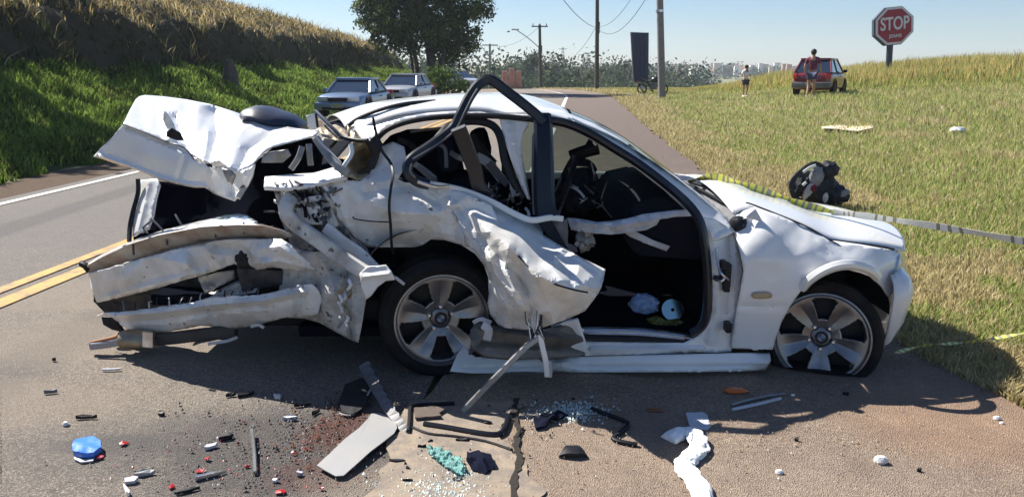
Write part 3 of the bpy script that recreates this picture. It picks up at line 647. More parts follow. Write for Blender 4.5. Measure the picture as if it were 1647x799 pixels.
# motorcycle by the totem sign
m0 = G(1040, 150); mt = thing('motorcycle', 'dark motorcycle parked in the grass between the blue sign panel and the grey pole', 'motorcycle', (m0.x, 47.6, 0), R(62))
for y in (-.66, .66):
    bm = bmesh.new(); M = Matrix.Translation((0, y, .31)) @ Matrix.Rotation(R(90), 4, 'Y'); lathe_bm(bm, [(.24+.07*(1+math.cos(a))/2 if 0 else .27+.045*math.cos(a), .05*math.sin(a)) for a in [k*math.pi/4 for k in range(8)]], 20, M, closed=True)
    wq = from_bm('wheel', bm, RUBBER, mt); bm = bmesh.new(); lathe_bm(bm, [(.07, -.05), (.07, .05), (0, .05)], 10, M)
    for k in range(6): sweep_bm(bm, [Vector((0, y, .31)), Vector((0, y+.24*math.cos(k*math.pi/3), .31+.24*math.sin(k*math.pi/3)))], circ(.012, 5), Vector((1, 0, 0)))
    from_bm('rim', bm, STEEL, wq)
tube('front_fork', [Vector((.0, -.66, .31)), Vector((0, -.42, .98))], .045, STEEL, mt); tube('handlebar', [Vector((-.36, -.3, 1.02)), Vector((0, -.42, .98)), Vector((.36, -.3, 1.02))], .018, BLACK, mt, up=Vector((0, 0, 1)))
tube('fuel_tank', [Vector((0, -.38, .80)), Vector((0, -.15, .86)), Vector((0, .1, .78))], 1, TRIM, mt, n=12, sm=5, up=Vector((1, 0, 0)), widths=lambda t: .10+.07*math.sin(math.pi*t)); tube('seat', [Vector((0, .05, .78)), Vector((0, .35, .76)), Vector((0, .75, .86))], 1, BLACK, mt, sm=4, up=Vector((1, 0, 0)), prof=rrect(.1, .26))
boxo('engine', (0, -.05, .45), (.28, .42, .36), GREYP, mt, bev=.06); tube('exhaust', [Vector((.14, -.2, .35)), Vector((.17, .2, .28)), Vector((.18, .8, .38))], .045, STEEL, mt, sm=3)
tube('rear_mudguard', [Vector((0, .35, .62)), Vector((0, .7, .70)), Vector((0, 1.0, .58))], 1, BLACK, mt, sm=4, up=Vector((1, 0, 0)), prof=rrect(.03, .16)); boxo('headlight', (0, -.52, .92), (.2, .14, .2), LAMPG, mt, bev=.05); boxo('tail_light', (0, .95, .72), (.12, .08, .1), REDP, mt, bev=.02)
# orange works barrier at the far road
ob = P(823, 137, 62); oo = thing('traffic_barrier', 'faded orange-pink plastic road barrier on the far road behind the door frame', 'barrier', (ob.x, 62, -.1))
PINK = mat('faded_orange_plastic', (.55, .27, .20), .6, var=.2)
for k in range(3): boxo('panel', (-.55+.55*k, 0, .75+.12*(k % 2)), (.5, .22, 1.3+.2*(k % 2)), PINK, oo, bev=.06, taper=.8)

# ------------------------------------------------------------------ people in the field
SKIN = mat('skin', (.36, .20, .13), .6); SHW = mat('white_shirt', (.75, .75, .76), .8, bump=.3); SHD = mat('dark_shorts', (.03, .035, .05), .8); HAIR = mat('dark_hair', (.015, .012, .01), .7)
SHR = mat('red_blue_shirt', (.13, .02, .05), .8, var=.3); SHB = mat('navy_shirt', (.04, .05, .12), .8); SHOE = mat('pale_shoes', (.6, .6, .6), .7)
def skinbody(name, verts, edges, radii, m, parent, root=0, sub=1):
    me = bpy.data.meshes.new(name); me.from_pydata(verts, edges, []); o = link(name, me, m, parent)
    md = o.modifiers.new('skin', 'SKIN'); md.use_smooth_shade = True
    for i, rr in enumerate(radii): me.skin_vertices[0].data[i].radius = (rr if isinstance(rr, tuple) else (rr, rr))
    me.skin_vertices[0].data[root].use_root = True
    o.modifiers.new('subdivision', 'SUBSURF').levels = sub; o.modifiers['subdivision'].render_levels = sub; return o
def add_skin_layer(me):
    pass
def person(label, loc, rz, shirt, shorts, h=1.68, arms='phone', stripe=None):
    t = thing('person', label, 'person', loc, rz); k = h/1.7; S = lambda *a: tuple(x*k for x in a)
    if arms == 'phone': la = [S(.19, 0, 1.40), S(.25, -.03, 1.14), S(.10, -.22, 1.16)]; ra = [S(-.19, 0, 1.40), S(-.25, -.03, 1.14), S(-.08, -.22, 1.18)]
    else: la = [S(.19, 0, 1.40), S(.27, .03, 1.13), S(.26, -.08, .90)]; ra = [S(-.19, 0, 1.40), S(-.27, .03, 1.13), S(-.29, -.06, .90)]
    V = [S(0, 0, .92), S(0, .0, 1.12), S(0, 0, 1.33), S(0, 0, 1.45), S(0, -.01, 1.53), S(0, -.015, 1.62)]; E_ = [(0, 1), (1, 2), (2, 3), (3, 4), (4, 5)]
    Rr = [(.15*k, .105*k), (.13*k, .095*k), (.165*k, .11*k), (.09*k, .08*k), (.055*k, .055*k), (.095*k, .105*k)]
    for side in (la, ra):
        i = len(V); V += side+[tuple(Vector(side[2])+(Vector(side[2])-Vector(side[1])).normalized()*.08*k)]; E_ += [(2, i), (i, i+1), (i+1, i+2), (i+2, i+3)]; Rr += [.06*k, .045*k, .033*k, (.04*k, .02*k)]
    for sx_ in (-1, 1):
        i = len(V); dy = .10*sx_ if arms != 'phone' else .03*sx_
        V += [S(sx_*.095, 0, .86), S(sx_*.10, -dy*.6-.02, .48), S(sx_*.10, dy, .09), S(sx_*.11, dy-.14, .03)]; E_ += [(0, i), (i, i+1), (i+1, i+2), (i+2, i+3)]; Rr += [.095*k, .06*k, .042*k, (.045*k, .03*k)]
    skinbody('body', V, E_, Rr, SKIN, t, 0, 2)
    # clothes: slightly larger shells
    Vt = V[0:3]+[S(.13, 0, 1.42), S(-.13, 0, 1.42), la[0], ra[0], tuple(Vector(la[0]).lerp(Vector(la[1]), .7)), tuple(Vector(ra[0]).lerp(Vector(ra[1]), .7))]
    skinbody('shirt', Vt, [(0, 1), (1, 2), (2, 3), (2, 4), (3, 5), (4, 6), (5, 7), (6, 8)], [(.17*k, .13*k), (.155*k, .12*k), (.19*k, .135*k), .09*k, .09*k, .08*k, .08*k, .07*k, .07*k], shirt, t, 0, 1)
    i = 14; Vs = [V[0], V[14], tuple(Vector(V[14]).lerp(Vector(V[15]), .6)), V[18], tuple(Vector(V[18]).lerp(Vector(V[19]), .6))]
    skinbody('shorts', Vs, [(0, 1), (1, 2), (0, 3), (3, 4)], [(.175*k, .13*k), .115*k, .1*k, .115*k, .1*k], shorts, t, 0, 1)
    bm = bmesh.new(); bmesh.ops.create_icosphere(bm, subdivisions=2, radius=.12*k)
    for v in bm.verts: v.co = Vector((v.co.x*.88, v.co.y*.98+.015, v.co.z*.98+1.655*k)); 
    bmesh.ops.delete(bm, geom=[v for v in bm.verts if v.co.y < -.05 and v.co.z < 1.69*k], context='VERTS'); from_bm('hair', bm, HAIR, t)
    for sx_ in (-1, 1): boxo('shoe', (sx_*.105*k, (-.03+(.03 if arms == 'phone' else .1)*sx_)*k-.04, .04), (.1, .27, .09), SHOE, t, bev=.03)
    return t
p1 = P(1198, 153, 41.5); person('person in white T-shirt and dark shorts standing in the field looking down at their hands', (p1.x, 41.5, H(p1.x, 41.5)-.02), R(10), SHW, SHD, 1.6)
p2 = P(1303, 157, 31); person('person in red and navy shirt walking in front of the red hatchback', (p2.x, 31, H(p2.x, 31)-.02), R(150), SHR, SHB, 1.8, 'walk')

# ================================================================== the wrecked car
WRECK = thing('wrecked_car', 'badly crushed white sedan with torn trunk lid and missing front door, standing across the shoulder', 'car', (0, 4.6, 0))
def W_(o): return rel(WRECK, o)
def tps(ctrl):
    c = np.array([(a[0]/100, a[1]/100) for a in ctrl]); v = np.array([a[2] for a in ctrl]); n = len(c)
    if n < 3: return lambda x, y: float(v.mean())
    d = np.linalg.norm(c[:, None]-c[None], axis=2); K = np.where(d > 0, d*d*np.log(d+1e-12), 0)+np.eye(n)*1e-3
    Pm = np.c_[np.ones(n), c]; A = np.zeros((n+3, n+3)); A[:n, :n] = K; A[:n, n:] = Pm; A[n:, :n] = Pm.T
    s_ = np.linalg.lstsq(A, np.r_[v, 0, 0, 0], rcond=None)[0]
    def f(x, y):
        dd = np.hypot(c[:, 0]-x/100, c[:, 1]-y/100); return float(s_[:n] @ np.where(dd > 1e-9, dd*dd*np.log(dd+1e-12), 0)+s_[n]+s_[n+1]*x/100+s_[n+2]*y/100)
    return f
def facets(x0, x1, y0, y1, sp, seed):
    rr = random.Random(seed*17+3); pts = []; y = y0-sp; r_ = 0
    while y < y1+sp*1.5:
        x = x0-sp+(sp/2 if r_ % 2 else 0)
        while x < x1+sp*1.5: pts.append((x+rr.uniform(-.42, .42)*sp, y+rr.uniform(-.42, .42)*sp)); x += sp
        y += sp*.87; r_ += 1
    hts = [rr.uniform(-1, 1) for _ in pts]
    v, e, f, *_r = delaunay_2d_cdt([Vector(p) for p in pts], [], [], 0, 1e-4)
    tri = [(v[a], v[b], v[c], hts[a], hts[b], hts[c]) for a, b, c in f]
    def fn(x, y):
        for a, b, c, ha, hb, hc in tri:
            d = (b.y-c.y)*(a.x-c.x)+(c.x-b.x)*(a.y-c.y)
            if abs(d) < 1e-9: continue
            l1 = ((b.y-c.y)*(x-c.x)+(c.x-b.x)*(y-c.y))/d; l2 = ((c.y-a.y)*(x-c.x)+(a.x-c.x)*(y-c.y))/d
            if l1 >= -1e-6 and l2 >= -1e-6 and l1+l2 <= 1+1e-6: return l1*ha+l2*hb+(1-l1-l2)*hc
        return 0
    return fn
def inside(x, y, poly):
    c = False; n = len(poly); j = n-1
    for i in range(n):
        xi, yi = poly[i]; xj, yj = poly[j]
        if (yi > y) != (yj > y) and x < (xj-xi)*(y-yi)/(yj-yi)+xi: c = not c
        j = i
    return c
def dens(pl, step, closed):
    out = []; n = len(pl)
    for i in range(n if closed else n-1):
        a = pl[i]; b = pl[(i+1) % n]; k = max(1, int(math.hypot(b[0]-a[0], b[1]-a[1])/step))
        out += [(a[0]+(b[0]-a[0])*q/k, a[1]+(b[1]-a[1])*q/k) for q in range(k)]
    if not closed: out.append(pl[-1])
    return out
def segd(x, y, pl):
    m = 1e9
    for (ax, ay), (bx, by) in zip(pl[:-1], pl[1:]):
        dx, dy = bx-ax, by-ay; t = max(0, min(1, ((x-ax)*dx+(y-ay)*dy)/(dx*dx+dy*dy+1e-9))); m = min(m, math.hypot(x-ax-dx*t, y-ay-dy*t))
    return m
def sheet(name, outline, ctrl, m, step=6, crease=(), amp=0, nsc=.03, seed=0, thick=.004, parent=None, smooth_out=0, ang=28, hole=None, ragged=0, facet=None, hard=0):
    """a bent panel: outline as seen in the photograph, its distance from the camera from control points, folds and dents pushed in or out"""
    Yf = tps(ctrl) if len(ctrl) > 2 else (lambda x, y: ctrl[0][2])
    if hard:                                           # flat facets between the measured points, meeting in sharp folds
        Yt = Yf; cp = list(ctrl)
        for x, y in dens(outline, 45, True):
            if all((x-q[0])**2+(y-q[1])**2 > 400 for q in cp): cp.append((x, y, Yt(x, y)))
        hv, he, hf, *_q = delaunay_2d_cdt([Vector(q[:2]) for q in cp], [], [], 0, 1e-5)
        hz_ = [min(cp, key=lambda q: (q[0]-v.x)**2+(q[1]-v.y)**2)[2] for v in hv]
        def Yf(x, y):
            for f in hf:
                a, b, c = (hv[i] for i in f[:3]); d = (b.y-c.y)*(a.x-c.x)+(c.x-b.x)*(a.y-c.y)
                if abs(d) < 1e-9: continue
                l1 = ((b.y-c.y)*(x-c.x)+(c.x-b.x)*(y-c.y))/d; l2 = ((c.y-a.y)*(x-c.x)+(a.x-c.x)*(y-c.y))/d
                if l1 >= -1e-6 and l2 >= -1e-6 and l1+l2 <= 1+1e-6: return hard*(l1*hz_[f[0]]+l2*hz_[f[1]]+(1-l1-l2)*hz_[f[2]])+(1-hard)*Yt(x, y)
            return Yt(x, y)
    if smooth_out: outline = [(v.x, v.y) for v in catmull([Vector((a, b, 0)) for a, b in outline], smooth_out, True)]
    o = dens(outline, step, True)
    if ragged: o = [(x+random.uniform(-ragged, ragged), y+random.uniform(-ragged, ragged)) for x, y in o]
    xs0, xs1 = min(p[0] for p in o), max(p[0] for p in o); ys0, ys1 = min(p[1] for p in o), max(p[1] for p in o)
    pts = list(o); edges = [(i, (i+1) % len(o)) for i in range(len(o))]
    for cpl, a, wd in crease:
        dl = [p for p in dens(cpl, step, False) if inside(p[0], p[1], o)]; b0 = len(pts); pts += dl
    cr_all = [p for p in pts[len(o):]]
    y = ys0; row = 0; rr = random.Random(seed+1)
    while y < ys1:
        x = xs0+(step/2 if row % 2 else 0)
        while x < xs1:
            px, py = x+rr.uniform(-.25, .25)*step, y+rr.uniform(-.25, .25)*step
            if inside(px, py, o) and all((px-q[0])**2+(py-q[1])**2 > (step*.45)**2 for q in o) and all((px-q[0])**2+(py-q[1])**2 > (step*.45)**2 for q in cr_all): pts.append((px, py))
            x += step
        y += step*.87; row += 1
    v2, e2, f2, *_r = delaunay_2d_cdt([Vector(p) for p in pts], edges, [], 0, 1e-4)
    V = []; ff = facets(xs0, xs1, ys0, ys1, facet[1], seed) if facet else None; f2_ = facets(xs0, xs1, ys0, ys1, facet[3], seed+5) if facet and len(facet) > 2 else None
    for v in v2:
        x, y = v.x, v.y; Y = Yf(x, y)
        if ff: Y -= facet[0]*ff(x, y)+(facet[2]*f2_(x, y) if f2_ else 0)
        for cpl, a, wd in crease:
            d = segd(x, y, cpl)
            if d < wd: Y -= a*(1-d/wd)
        if amp:
            n1 = noise.noise(Vector((x*nsc, y*nsc, seed*3.7))); n2 = noise.noise(Vector((x*nsc*2.3, y*nsc*2.3, seed*5.1+9)))
            Y -= amp*((1-2*abs(n1))*.9+(.5-abs(n2))*.7)
        V.append(P(x, y, Y))
    F = [tuple(f) for f in f2 if inside(sum(v2[i].x for i in f)/3, sum(v2[i].y for i in f)/3, o) and not (hole and inside(sum(v2[i].x for i in f)/3, sum(v2[i].y for i in f)/3, hole))]
    me = bpy.data.meshes.new(name); me.from_pydata(V, [], F); me.update()
    bm = bmesh.new(); bm.from_mesh(me); bmesh.ops.delete(bm, geom=[v for v in bm.verts if not v.link_faces], context='VERTS'); bmesh.ops.recalc_face_normals(bm, faces=bm.faces)
    if bm.faces and sum(f.normal.y*f.calc_area() for f in bm.faces) > 0: bmesh.ops.reverse_faces(bm, faces=bm.faces[:])
    bm.to_mesh(me); bm.free()
    me.polygons.foreach_set('use_smooth', [True]*len(me.polygons)); me.set_sharp_from_angle(angle=R(ang))
    ob = link(name, me, m)
    if thick: md = ob.modifiers.new('thickness', 'SOLIDIFY'); md.thickness = thick; md.offset = -1
    if parent is None: W_(ob)
    elif parent is not False: ob.parent = parent; ob.matrix_parent_inverse = Matrix.Identity(4)
    return ob
def sub(parent, o):                                     # world-space geometry as a sub-part of a part of the wreck
    o.parent = parent; o.matrix_parent_inverse = Matrix.Identity(4); return o
def bar(name, pp, wd, dp, m, sm_=4, parent=None, c=.25, ang=35, widths=None, up=Vector((0, 1, 0)), twist=None):
    pts = [P(*q) for q in pp]
    if sm_: pts = catmull(pts, sm_)
    bm = bmesh.new(); sweep_bm(bm, pts, rrect(wd, dp, c), up, widths, twist=twist); bmesh.ops.recalc_face_normals(bm, faces=bm.faces)
    o = from_bm(name, bm, m, None, ang=ang)
    if parent is None: W_(o)
    elif parent is not False: sub(parent, o)
    return o

# ---- roof, windscreen, bonnet, far side: the undamaged shell, in world space
NEAR = [(560, 214, 4.25), (600, 196, 4.14), (640, 184, 4.10), (686, 178, 4.10), (735, 176, 4.10), (800, 176, 4.10), (866, 180, 4.10), (920, 193, 4.10)]
nr = [P(*q) for q in NEAR]
def loft(name, A, B, m, nv=10, crown=.05, wig=0, seed=0, ramp_=.5, nu=5, dent=None, thick=.006, taper=0):
    A = catmull(A, nu); B = catmull(B, nu); V = []; n = len(A)
    for j in range(nv+1):
        t = j/nv
        for i in range(n):
            p = A[i].lerp(B[i], t); p.z += crown*(1-abs(2*t-1)**2.4)*(1-taper*sm((i/(n-1)-.72)/.28))
            if wig: p.z += wig*noise.noise(Vector((p.x*2.2, p.y*2.2, seed)))
            if dent: p.z -= dent(p)
            V.append(p)
    F = [(j*n+i, j*n+i+1, (j+1)*n+i+1, (j+1)*n+i) for j in range(nv) for i in range(n-1)]
    me = bpy.data.meshes.new(name); me.from_pydata(V, [], F); me.polygons.foreach_set('use_smooth', [True]*len(F)); o = link(name, me, m)
    md = o.modifiers.new('thickness', 'SOLIDIFY'); md.thickness = thick; md.offset = -1; return W_(o)
def mirr(p, Yf=5.18, dx=0, dz=0): return Vector((p.x+dx, Yf, p.z+dz))
far = [mirr(p, 5.15, -.34*max(0, 1-i/3.0), .0) for i, p in enumerate(nr)]
roof = loft('roof', nr, far, PAINT, 12, .065, .012, 3, dent=lambda p: .03*math.exp(-((p.x+.02)**2/.01+(p.y-4.2)**2/.02)), taper=.55)
lin = loft('roof_lining', [p-Vector((0, -.03, .035)) for p in nr], [p-Vector((0, .03, .035)) for p in far], CLOTH, 8, .05)
bar('roof_gutter', [(532, 236, 4.6), (548, 218, 4.42), (560, 203, 4.30), (578, 190, 4.25), (610, 177, 4.22), (653, 167, 4.24), (700, 163, 4.3)], .02, .02, BLACK, c=.3)
# near pillars and rails
sheet('roof_rail', [(598, 226), (592, 232), (580, 222), (570, 208), (570, 196), (585, 186), (612, 178), (653, 170), (700, 166), (760, 166), (822, 169), (866, 178), (868, 190), (800, 183), (735, 183), (690, 186), (652, 193), (622, 205)],
      [(580, 210, 4.16), (600, 190, 4.2), (653, 172, 4.22), (652, 192, 4.06), (735, 168, 4.22), (735, 183, 4.05), (860, 180, 4.15), (866, 189, 4.05), (598, 226, 4.05)], PAINT, 6, crease=[([(578, 200), (592, 226)], .03, 12), ([(766, 166), (772, 182)], .02, 14)], thick=.02, amp=.004)
bar('door_seal', [(604, 226, 4.05), (622, 209, 4.04), (652, 197, 4.04), (690, 190, 4.04), (735, 187, 4.04), (800, 187, 4.04), (862, 193, 4.04)], .028, .03, BLACK)
apil = sheet('windscreen_pillar', [(866, 172), (904, 178), (955, 199), (996, 222), (1036, 249), (1090, 285), (1130, 316), (1168, 350), (1182, 372), (1150, 385), (1120, 345), (1073, 300), (1023, 260), (979, 232), (938, 208), (877, 193), (862, 186)],
      [(870, 176, 4.2), (870, 190, 4.08), (955, 199, 4.2), (945, 210, 4.08), (1036, 249, 4.14), (1023, 260, 4.02), (1110, 300, 4.05), (1100, 325, 3.95), (1175, 360, 3.92), (1150, 380, 3.84)], PAINT, 7, thick=.03)
bar('door_frame_seal', [(866, 193, 4.02), (905, 197, 4.02), (945, 213, 4.02), (985, 237, 4.02), (1028, 264, 4.0), (1075, 300, 3.94), (1108, 330, 3.86), (1126, 358, 3.82), (1134, 400, 3.80), (1138, 450, 3.79), (1137, 500, 3.79), (1128, 525, 3.80), (1110, 536, 3.80)], .045, .05, TRIM, c=.35)
bar('windscreen_trim', [(1010, 234, 4.16), (1040, 256, 4.14), (1092, 290, 4.10), (1130, 320, 4.06), (1160, 350, 4.0), (1172, 368, 3.96)], .022, .02, BLACK)
# far side pillar and rail, seen through the cabin
apn = [P(920, 193, 4.1), P(1000, 228, 4.1), P(1090, 288, 4.04), P(1165, 350, 3.96)]
apf = [Vector((p.x, 5.18 if i == 0 else 5.2+.02*i, p.z-.01)) for i, p in enumerate(apn)]
def wtube(name, pts, wd, dp, m, **k):
    bm = bmesh.new(); sweep_bm(bm, catmull([Vector(p) for p in pts], 4), rrect(wd, dp), **k); bmesh.ops.recalc_face_normals(bm, faces=bm.faces); return W_(from_bm(name, bm, m))
wtube('windscreen_pillar', apf, .05, .05, PAINT)
wtube('roof_rail', [Vector((p.x, 5.17, p.z-.03)) for p in far], .05, .06, BLACK)
wtube('door_pillar', [(.02, 5.17, 1.27), (-.02, 5.3, .95), (-.02, 5.36, .80)], .10, .06, BLACK)
wtube('rear_pillar', [(-1.05, 5.15, 1.2), (-1.25, 5.25, 1.0), (-1.4, 5.3, .85)], .16, .06, PAINT)
# windscreen (tinted, still whole)
V = []; n = 9
A = catmull(apn, 4); B = catmull(apf, 4)
for j in range(n):
    t = j/(n-1)
    for i in range(len(A)):
        p = A[i].lerp(B[i], t); p.x += .02*(1-(2*t-1)**2); p.z += .034*(1-(2*t-1)**2)*(1-.8*i/len(A)); V.append(p)
k = len(A); me = bpy.data.meshes.new('windscreen'); me.from_pydata(V, [], [(j*k+i, j*k+i+1, (j+1)*k+i+1, (j+1)*k+i) for j in range(n-1) for i in range(k-1)])
me.polygons.foreach_set('use_smooth', [True]*len(me.polygons)); W_(link('windscreen', me, GLASS))
# far side door glass, wound up
V = [(.03, 5.19, 1.24)]+[(p.x-.03, p.y-.005, p.z-.03) for p in catmull(apf, 3)[1:]]; V = [v for v in V if v[2] > .83]
low = [(v[0], 5.31, .80) for v in V]; nV = len(V); me = bpy.data.meshes.new('far_side_window'); me.from_pydata(V+low, [], [(i, i+1, nV+i+1, nV+i) for i in range(nV-1)]); W_(link('far_side_window', me, GLASS))
# bonnet
hn = [P(1178, 342, 3.97), P(1214, 336, 3.98), P(1290, 362, 3.93), P(1345, 386, 3.90), P(1400, 394, 3.95), P(1447, 403, 4.0)]
hf = [Vector((p.x-.02-.06*(i == 5), 5.24, p.z+.005)) for i, p in enumerate(hn)]; hf[0].z = .84; hf[1].z = .835
def hood_front(o_):
    me = o_.data; x0, x1 = 1.0, 2.08
    for v in me.vertices:
        if v.co.x > 1.0:
            t = (v.co.y-3.95)/(5.24-3.95); v.co.x += .20*(1-(2*t-1)**2)*sm((v.co.x-1.2)/.8)
hood = loft('bonnet', hn, hf, PAINT, 16, .055, .006, 8, nu=7); hood_front(hood)
bar('bonnet_seam', [(1200, 326, 4.03), (1216, 331, 4.00), (1290, 361, 3.92), (1330, 383, 3.885), (1357, 399, 3.86)], .008, .008, BLACK, c=.3)
bar('bonnet_seam', [(1330, 385, 3.885), (1385, 392, 3.92), (1420, 397, 3.95), (1438, 401, 3.975)], .010, .01, BLACK, c=.3)
# cowl under the windscreen with wipers
sheet('cowl_panel', [(1098, 290), (1118, 292), (1150, 306), (1180, 325), (1198, 345), (1196, 362), (1182, 372), (1168, 352), (1130, 318)], [(1100, 290, 5.0), (1140, 305, 4.6), (1190, 340, 4.05), (1180, 370, 3.95)], GREYP, 5, amp=.012, nsc=.06)
bar('wiper', [(1112, 297, 4.8), (1150, 318, 4.4), (1170, 330, 4.2), (1192, 352, 3.98)], .014, .02, BLACK)
bar('wiper', [(1108, 292, 4.9), (1135, 300, 4.65), (1172, 325, 4.25)], .012, .02, BLACK)
cf = bmesh.new(); bmesh.ops.create_icosphere(cf, subdivisions=2, radius=.05, matrix=Matrix.Translation(P(1187, 362, 3.93)))
for v in cf.verts: v.co += Vector((0, 0, .012*noise.noise(v.co*30)))
W_(from_bm('mirror_stub', cf, BLACK))
# paper litter in the cowl
# ---- front wing
FEN = [(1180, 372), (1183, 352), (1196, 338), (1214, 333), (1250, 345), (1290, 362), (1335, 386), (1385, 393), (1447, 404), (1453, 418), (1447, 446), (1443, 452), (1437, 470), (1429, 477), (1420, 462), (1404, 447), (1385, 438), (1366, 433), (1345, 434), (1325, 441), (1305, 452), (1290, 465), (1272, 490), (1257, 517), (1246, 548), (1243, 562), (1176, 560), (1181, 520), (1190, 470), (1196, 436), (1190, 405)]
wing = sheet('front_wing', FEN, [(1180, 372, 3.90), (1214, 335, 3.98), (1290, 364, 3.92), (1345, 388, 3.88), (1447, 405, 4.0), (1450, 440, 3.96), (1230, 370, 3.85), (1300, 400, 3.80), (1200, 400, 3.80), (1280, 430, 3.76), (1200, 470, 3.76), (1190, 550, 3.80), (1240, 555, 3.79), (1380, 415, 3.82), (1425, 455, 3.86), (1366, 436, 3.76), (1420, 420, 3.86), (1240, 440, 3.765)], PAINT, 6,
      crease=[([(1192, 415), (1250, 417), (1290, 413)], .006, 14), ([(1190, 492), (1240, 493), (1262, 492)], -.008, 7), ([(1292, 386), (1310, 398), (1330, 408)], -.005, 12), ([(1318, 390), (1345, 410)], .006, 9), ([(1335, 388), (1350, 404), (1368, 407)], -.006, 12), ([(1385, 440), (1420, 432), (1440, 420)], .008, 12)], amp=.002, nsc=.03, thick=.01)
bar('wheel_arch_lip', [(1290, 464, 3.75), (1300, 452, 3.72), (1320, 438, 3.69), (1345, 428, 3.68), (1372, 426, 3.69), (1398, 434, 3.72), (1412, 446, 3.76)], .05, .04, PAINT, parent=wing, c=.4)
sheet('side_marker', [(1212, 471), (1238, 470), (1240, 479), (1213, 480)], [(1225, 475, 3.745)], mat('amber_marker', (.42, .33, .20), .35), 5, thick=.006, parent=wing, smooth_out=3)
# bumper corner and front end, wrapping round to the far side
plan = [(1.945, 3.80), (2.00, 3.80), (2.055, 3.86), (2.10, 3.98), (2.17, 4.2), (2.21, 4.6), (2.17, 5.05), (2.08, 5.35), (1.96, 5.46)]
rows = [(.105, -.10), (.16, -.04), (.26, .0), (.36, .02), (.44, .03), (.50, .0), (.53, -.06)]
V = []
pl_ = catmull([Vector((a, b, 0)) for a, b in plan], 4); kk = len(pl_)
for z, off in rows:
    for i, p in enumerate(pl_):
        t = pl_[min(i+1, kk-1)]-pl_[max(i-1, 0)]; nrm = Vector((t.y, -t.x, 0)).normalized(); q = p+nrm*off; q.z = z-.02*abs(i/(kk-1)*2-1)**3; V.append(q)
me = bpy.data.meshes.new('front_bumper'); me.from_pydata(V, [], [(j*kk+i, j*kk+i+1, (j+1)*kk+i+1, (j+1)*kk+i) for j in range(len(rows)-1) for i in range(kk-1)]); me.polygons.foreach_set('use_smooth', [True]*len(me.polygons))
fb = link('front_bumper', me, PAINT); fb.modifiers.new('thickness', 'SOLIDIFY').thickness = .01; W_(fb)
V = []
for z, off in ((.50, -.13), (.55, -.12), (.585, -.14)):
    for i, p in enumerate(pl_):
        t = pl_[min(i+1, kk-1)]-pl_[max(i-1, 0)]; nrm = Vector((t.y, -t.x, 0)).normalized(); q = p+nrm*off; q.z = z; V.append(q)
me = bpy.data.meshes.new('front_panel'); me.from_pydata(V, [], [(j*kk+i, j*kk+i+1, (j+1)*kk+i+1, (j+1)*kk+i) for j in range(2) for i in range(2, kk-3)]); me.polygons.foreach_set('use_smooth', [True]*len(me.polygons)); W_(link('front_panel', me, BLACK))
sheet('headlight', [(1446, 412), (1454, 408), (1460, 430), (1461, 458), (1453, 463), (1444, 452)], [(1448, 412, 3.99), (1460, 435, 4.15), (1448, 458, 3.95)], LAMPG, 4, thick=.02, smooth_out=3)
# ---- sill, door opening frame
sill = sheet('side_skirt', [(724, 597), (735, 570), (748, 553), (756, 564), (775, 574), (830, 578), (940, 573), (1110, 569), (1200, 567), (1238, 567), (1240, 580), (1230, 596), (1100, 598), (900, 599), (760, 600)], [(735, 590, 3.70), (760, 565, 3.80), (900, 575, 3.80), (900, 587, 3.71), (900, 599, 3.78), (1230, 570, 3.80), (1230, 584, 3.71), (1230, 596, 3.78), (1070, 585, 3.71)], PAINT, 5, crease=[([(745, 590), (900, 589), (1235, 588)], -.006, 4)], amp=.001, thick=.006)
frame = sheet('door_opening_frame', [(1122, 346), (1150, 352), (1172, 366), (1184, 384), (1190, 408), (1195, 436), (1190, 470), (1184, 520), (1176, 566), (940, 572), (936, 549), (1100, 551), (1124, 540), (1136, 515), (1139, 470), (1136, 410), (1130, 370)], [(1125, 360, 3.84), (1175, 380, 3.90), (1140, 430, 3.80), (1190, 440, 3.84), (1140, 510, 3.80), (1180, 540, 3.83), (940, 560, 3.80), (1050, 552, 3.80), (1050, 570, 3.76)], PAINT, 6, crease=[([(1143, 372), (1152, 400), (1156, 450), (1152, 510), (1140, 545)], .025, 9), ([(1172, 372), (1176, 430), (1170, 500)], -.03, 8), ([(950, 561), (1130, 561)], .015, 6)], thick=.02, amp=.004)
for (x, y, w_, h_) in ((1168, 441, .035, .12), (1160, 446, .08, .025), (1163, 425, .03, .04), (1170, 525, .03, .05), (1167, 462, .03, .035)): b_ = boxo('door_hinge', P(x, y, 3.79), (w_, .07, h_), BLACK, bev=.006); sub(frame, b_)
for pth in ([(1152, 400, 3.79), (1156, 430, 3.76), (1162, 442, 3.74), (1172, 450, 3.76)], [(1148, 448, 3.78), (1160, 452, 3.73), (1166, 445, 3.76)]): bar('door_cable', pth, .012, .012, STEEL, parent=frame)
bar('sill_plate', [(937, 532, 3.84), (990, 531, 3.83), (1050, 535, 3.83), (1110, 542, 3.83)], .028, .05, STEEL, c=.3)
bar('sill_plate', [(940, 541, 3.81), (1030, 544, 3.81), (1113, 549, 3.81)], .03, .04, TRIM, c=.3)
bar('sill_plate', [(945, 536, 3.80), (1030, 538, 3.80), (1100, 545, 3.80)], .006, .02, STEEL, c=.3)
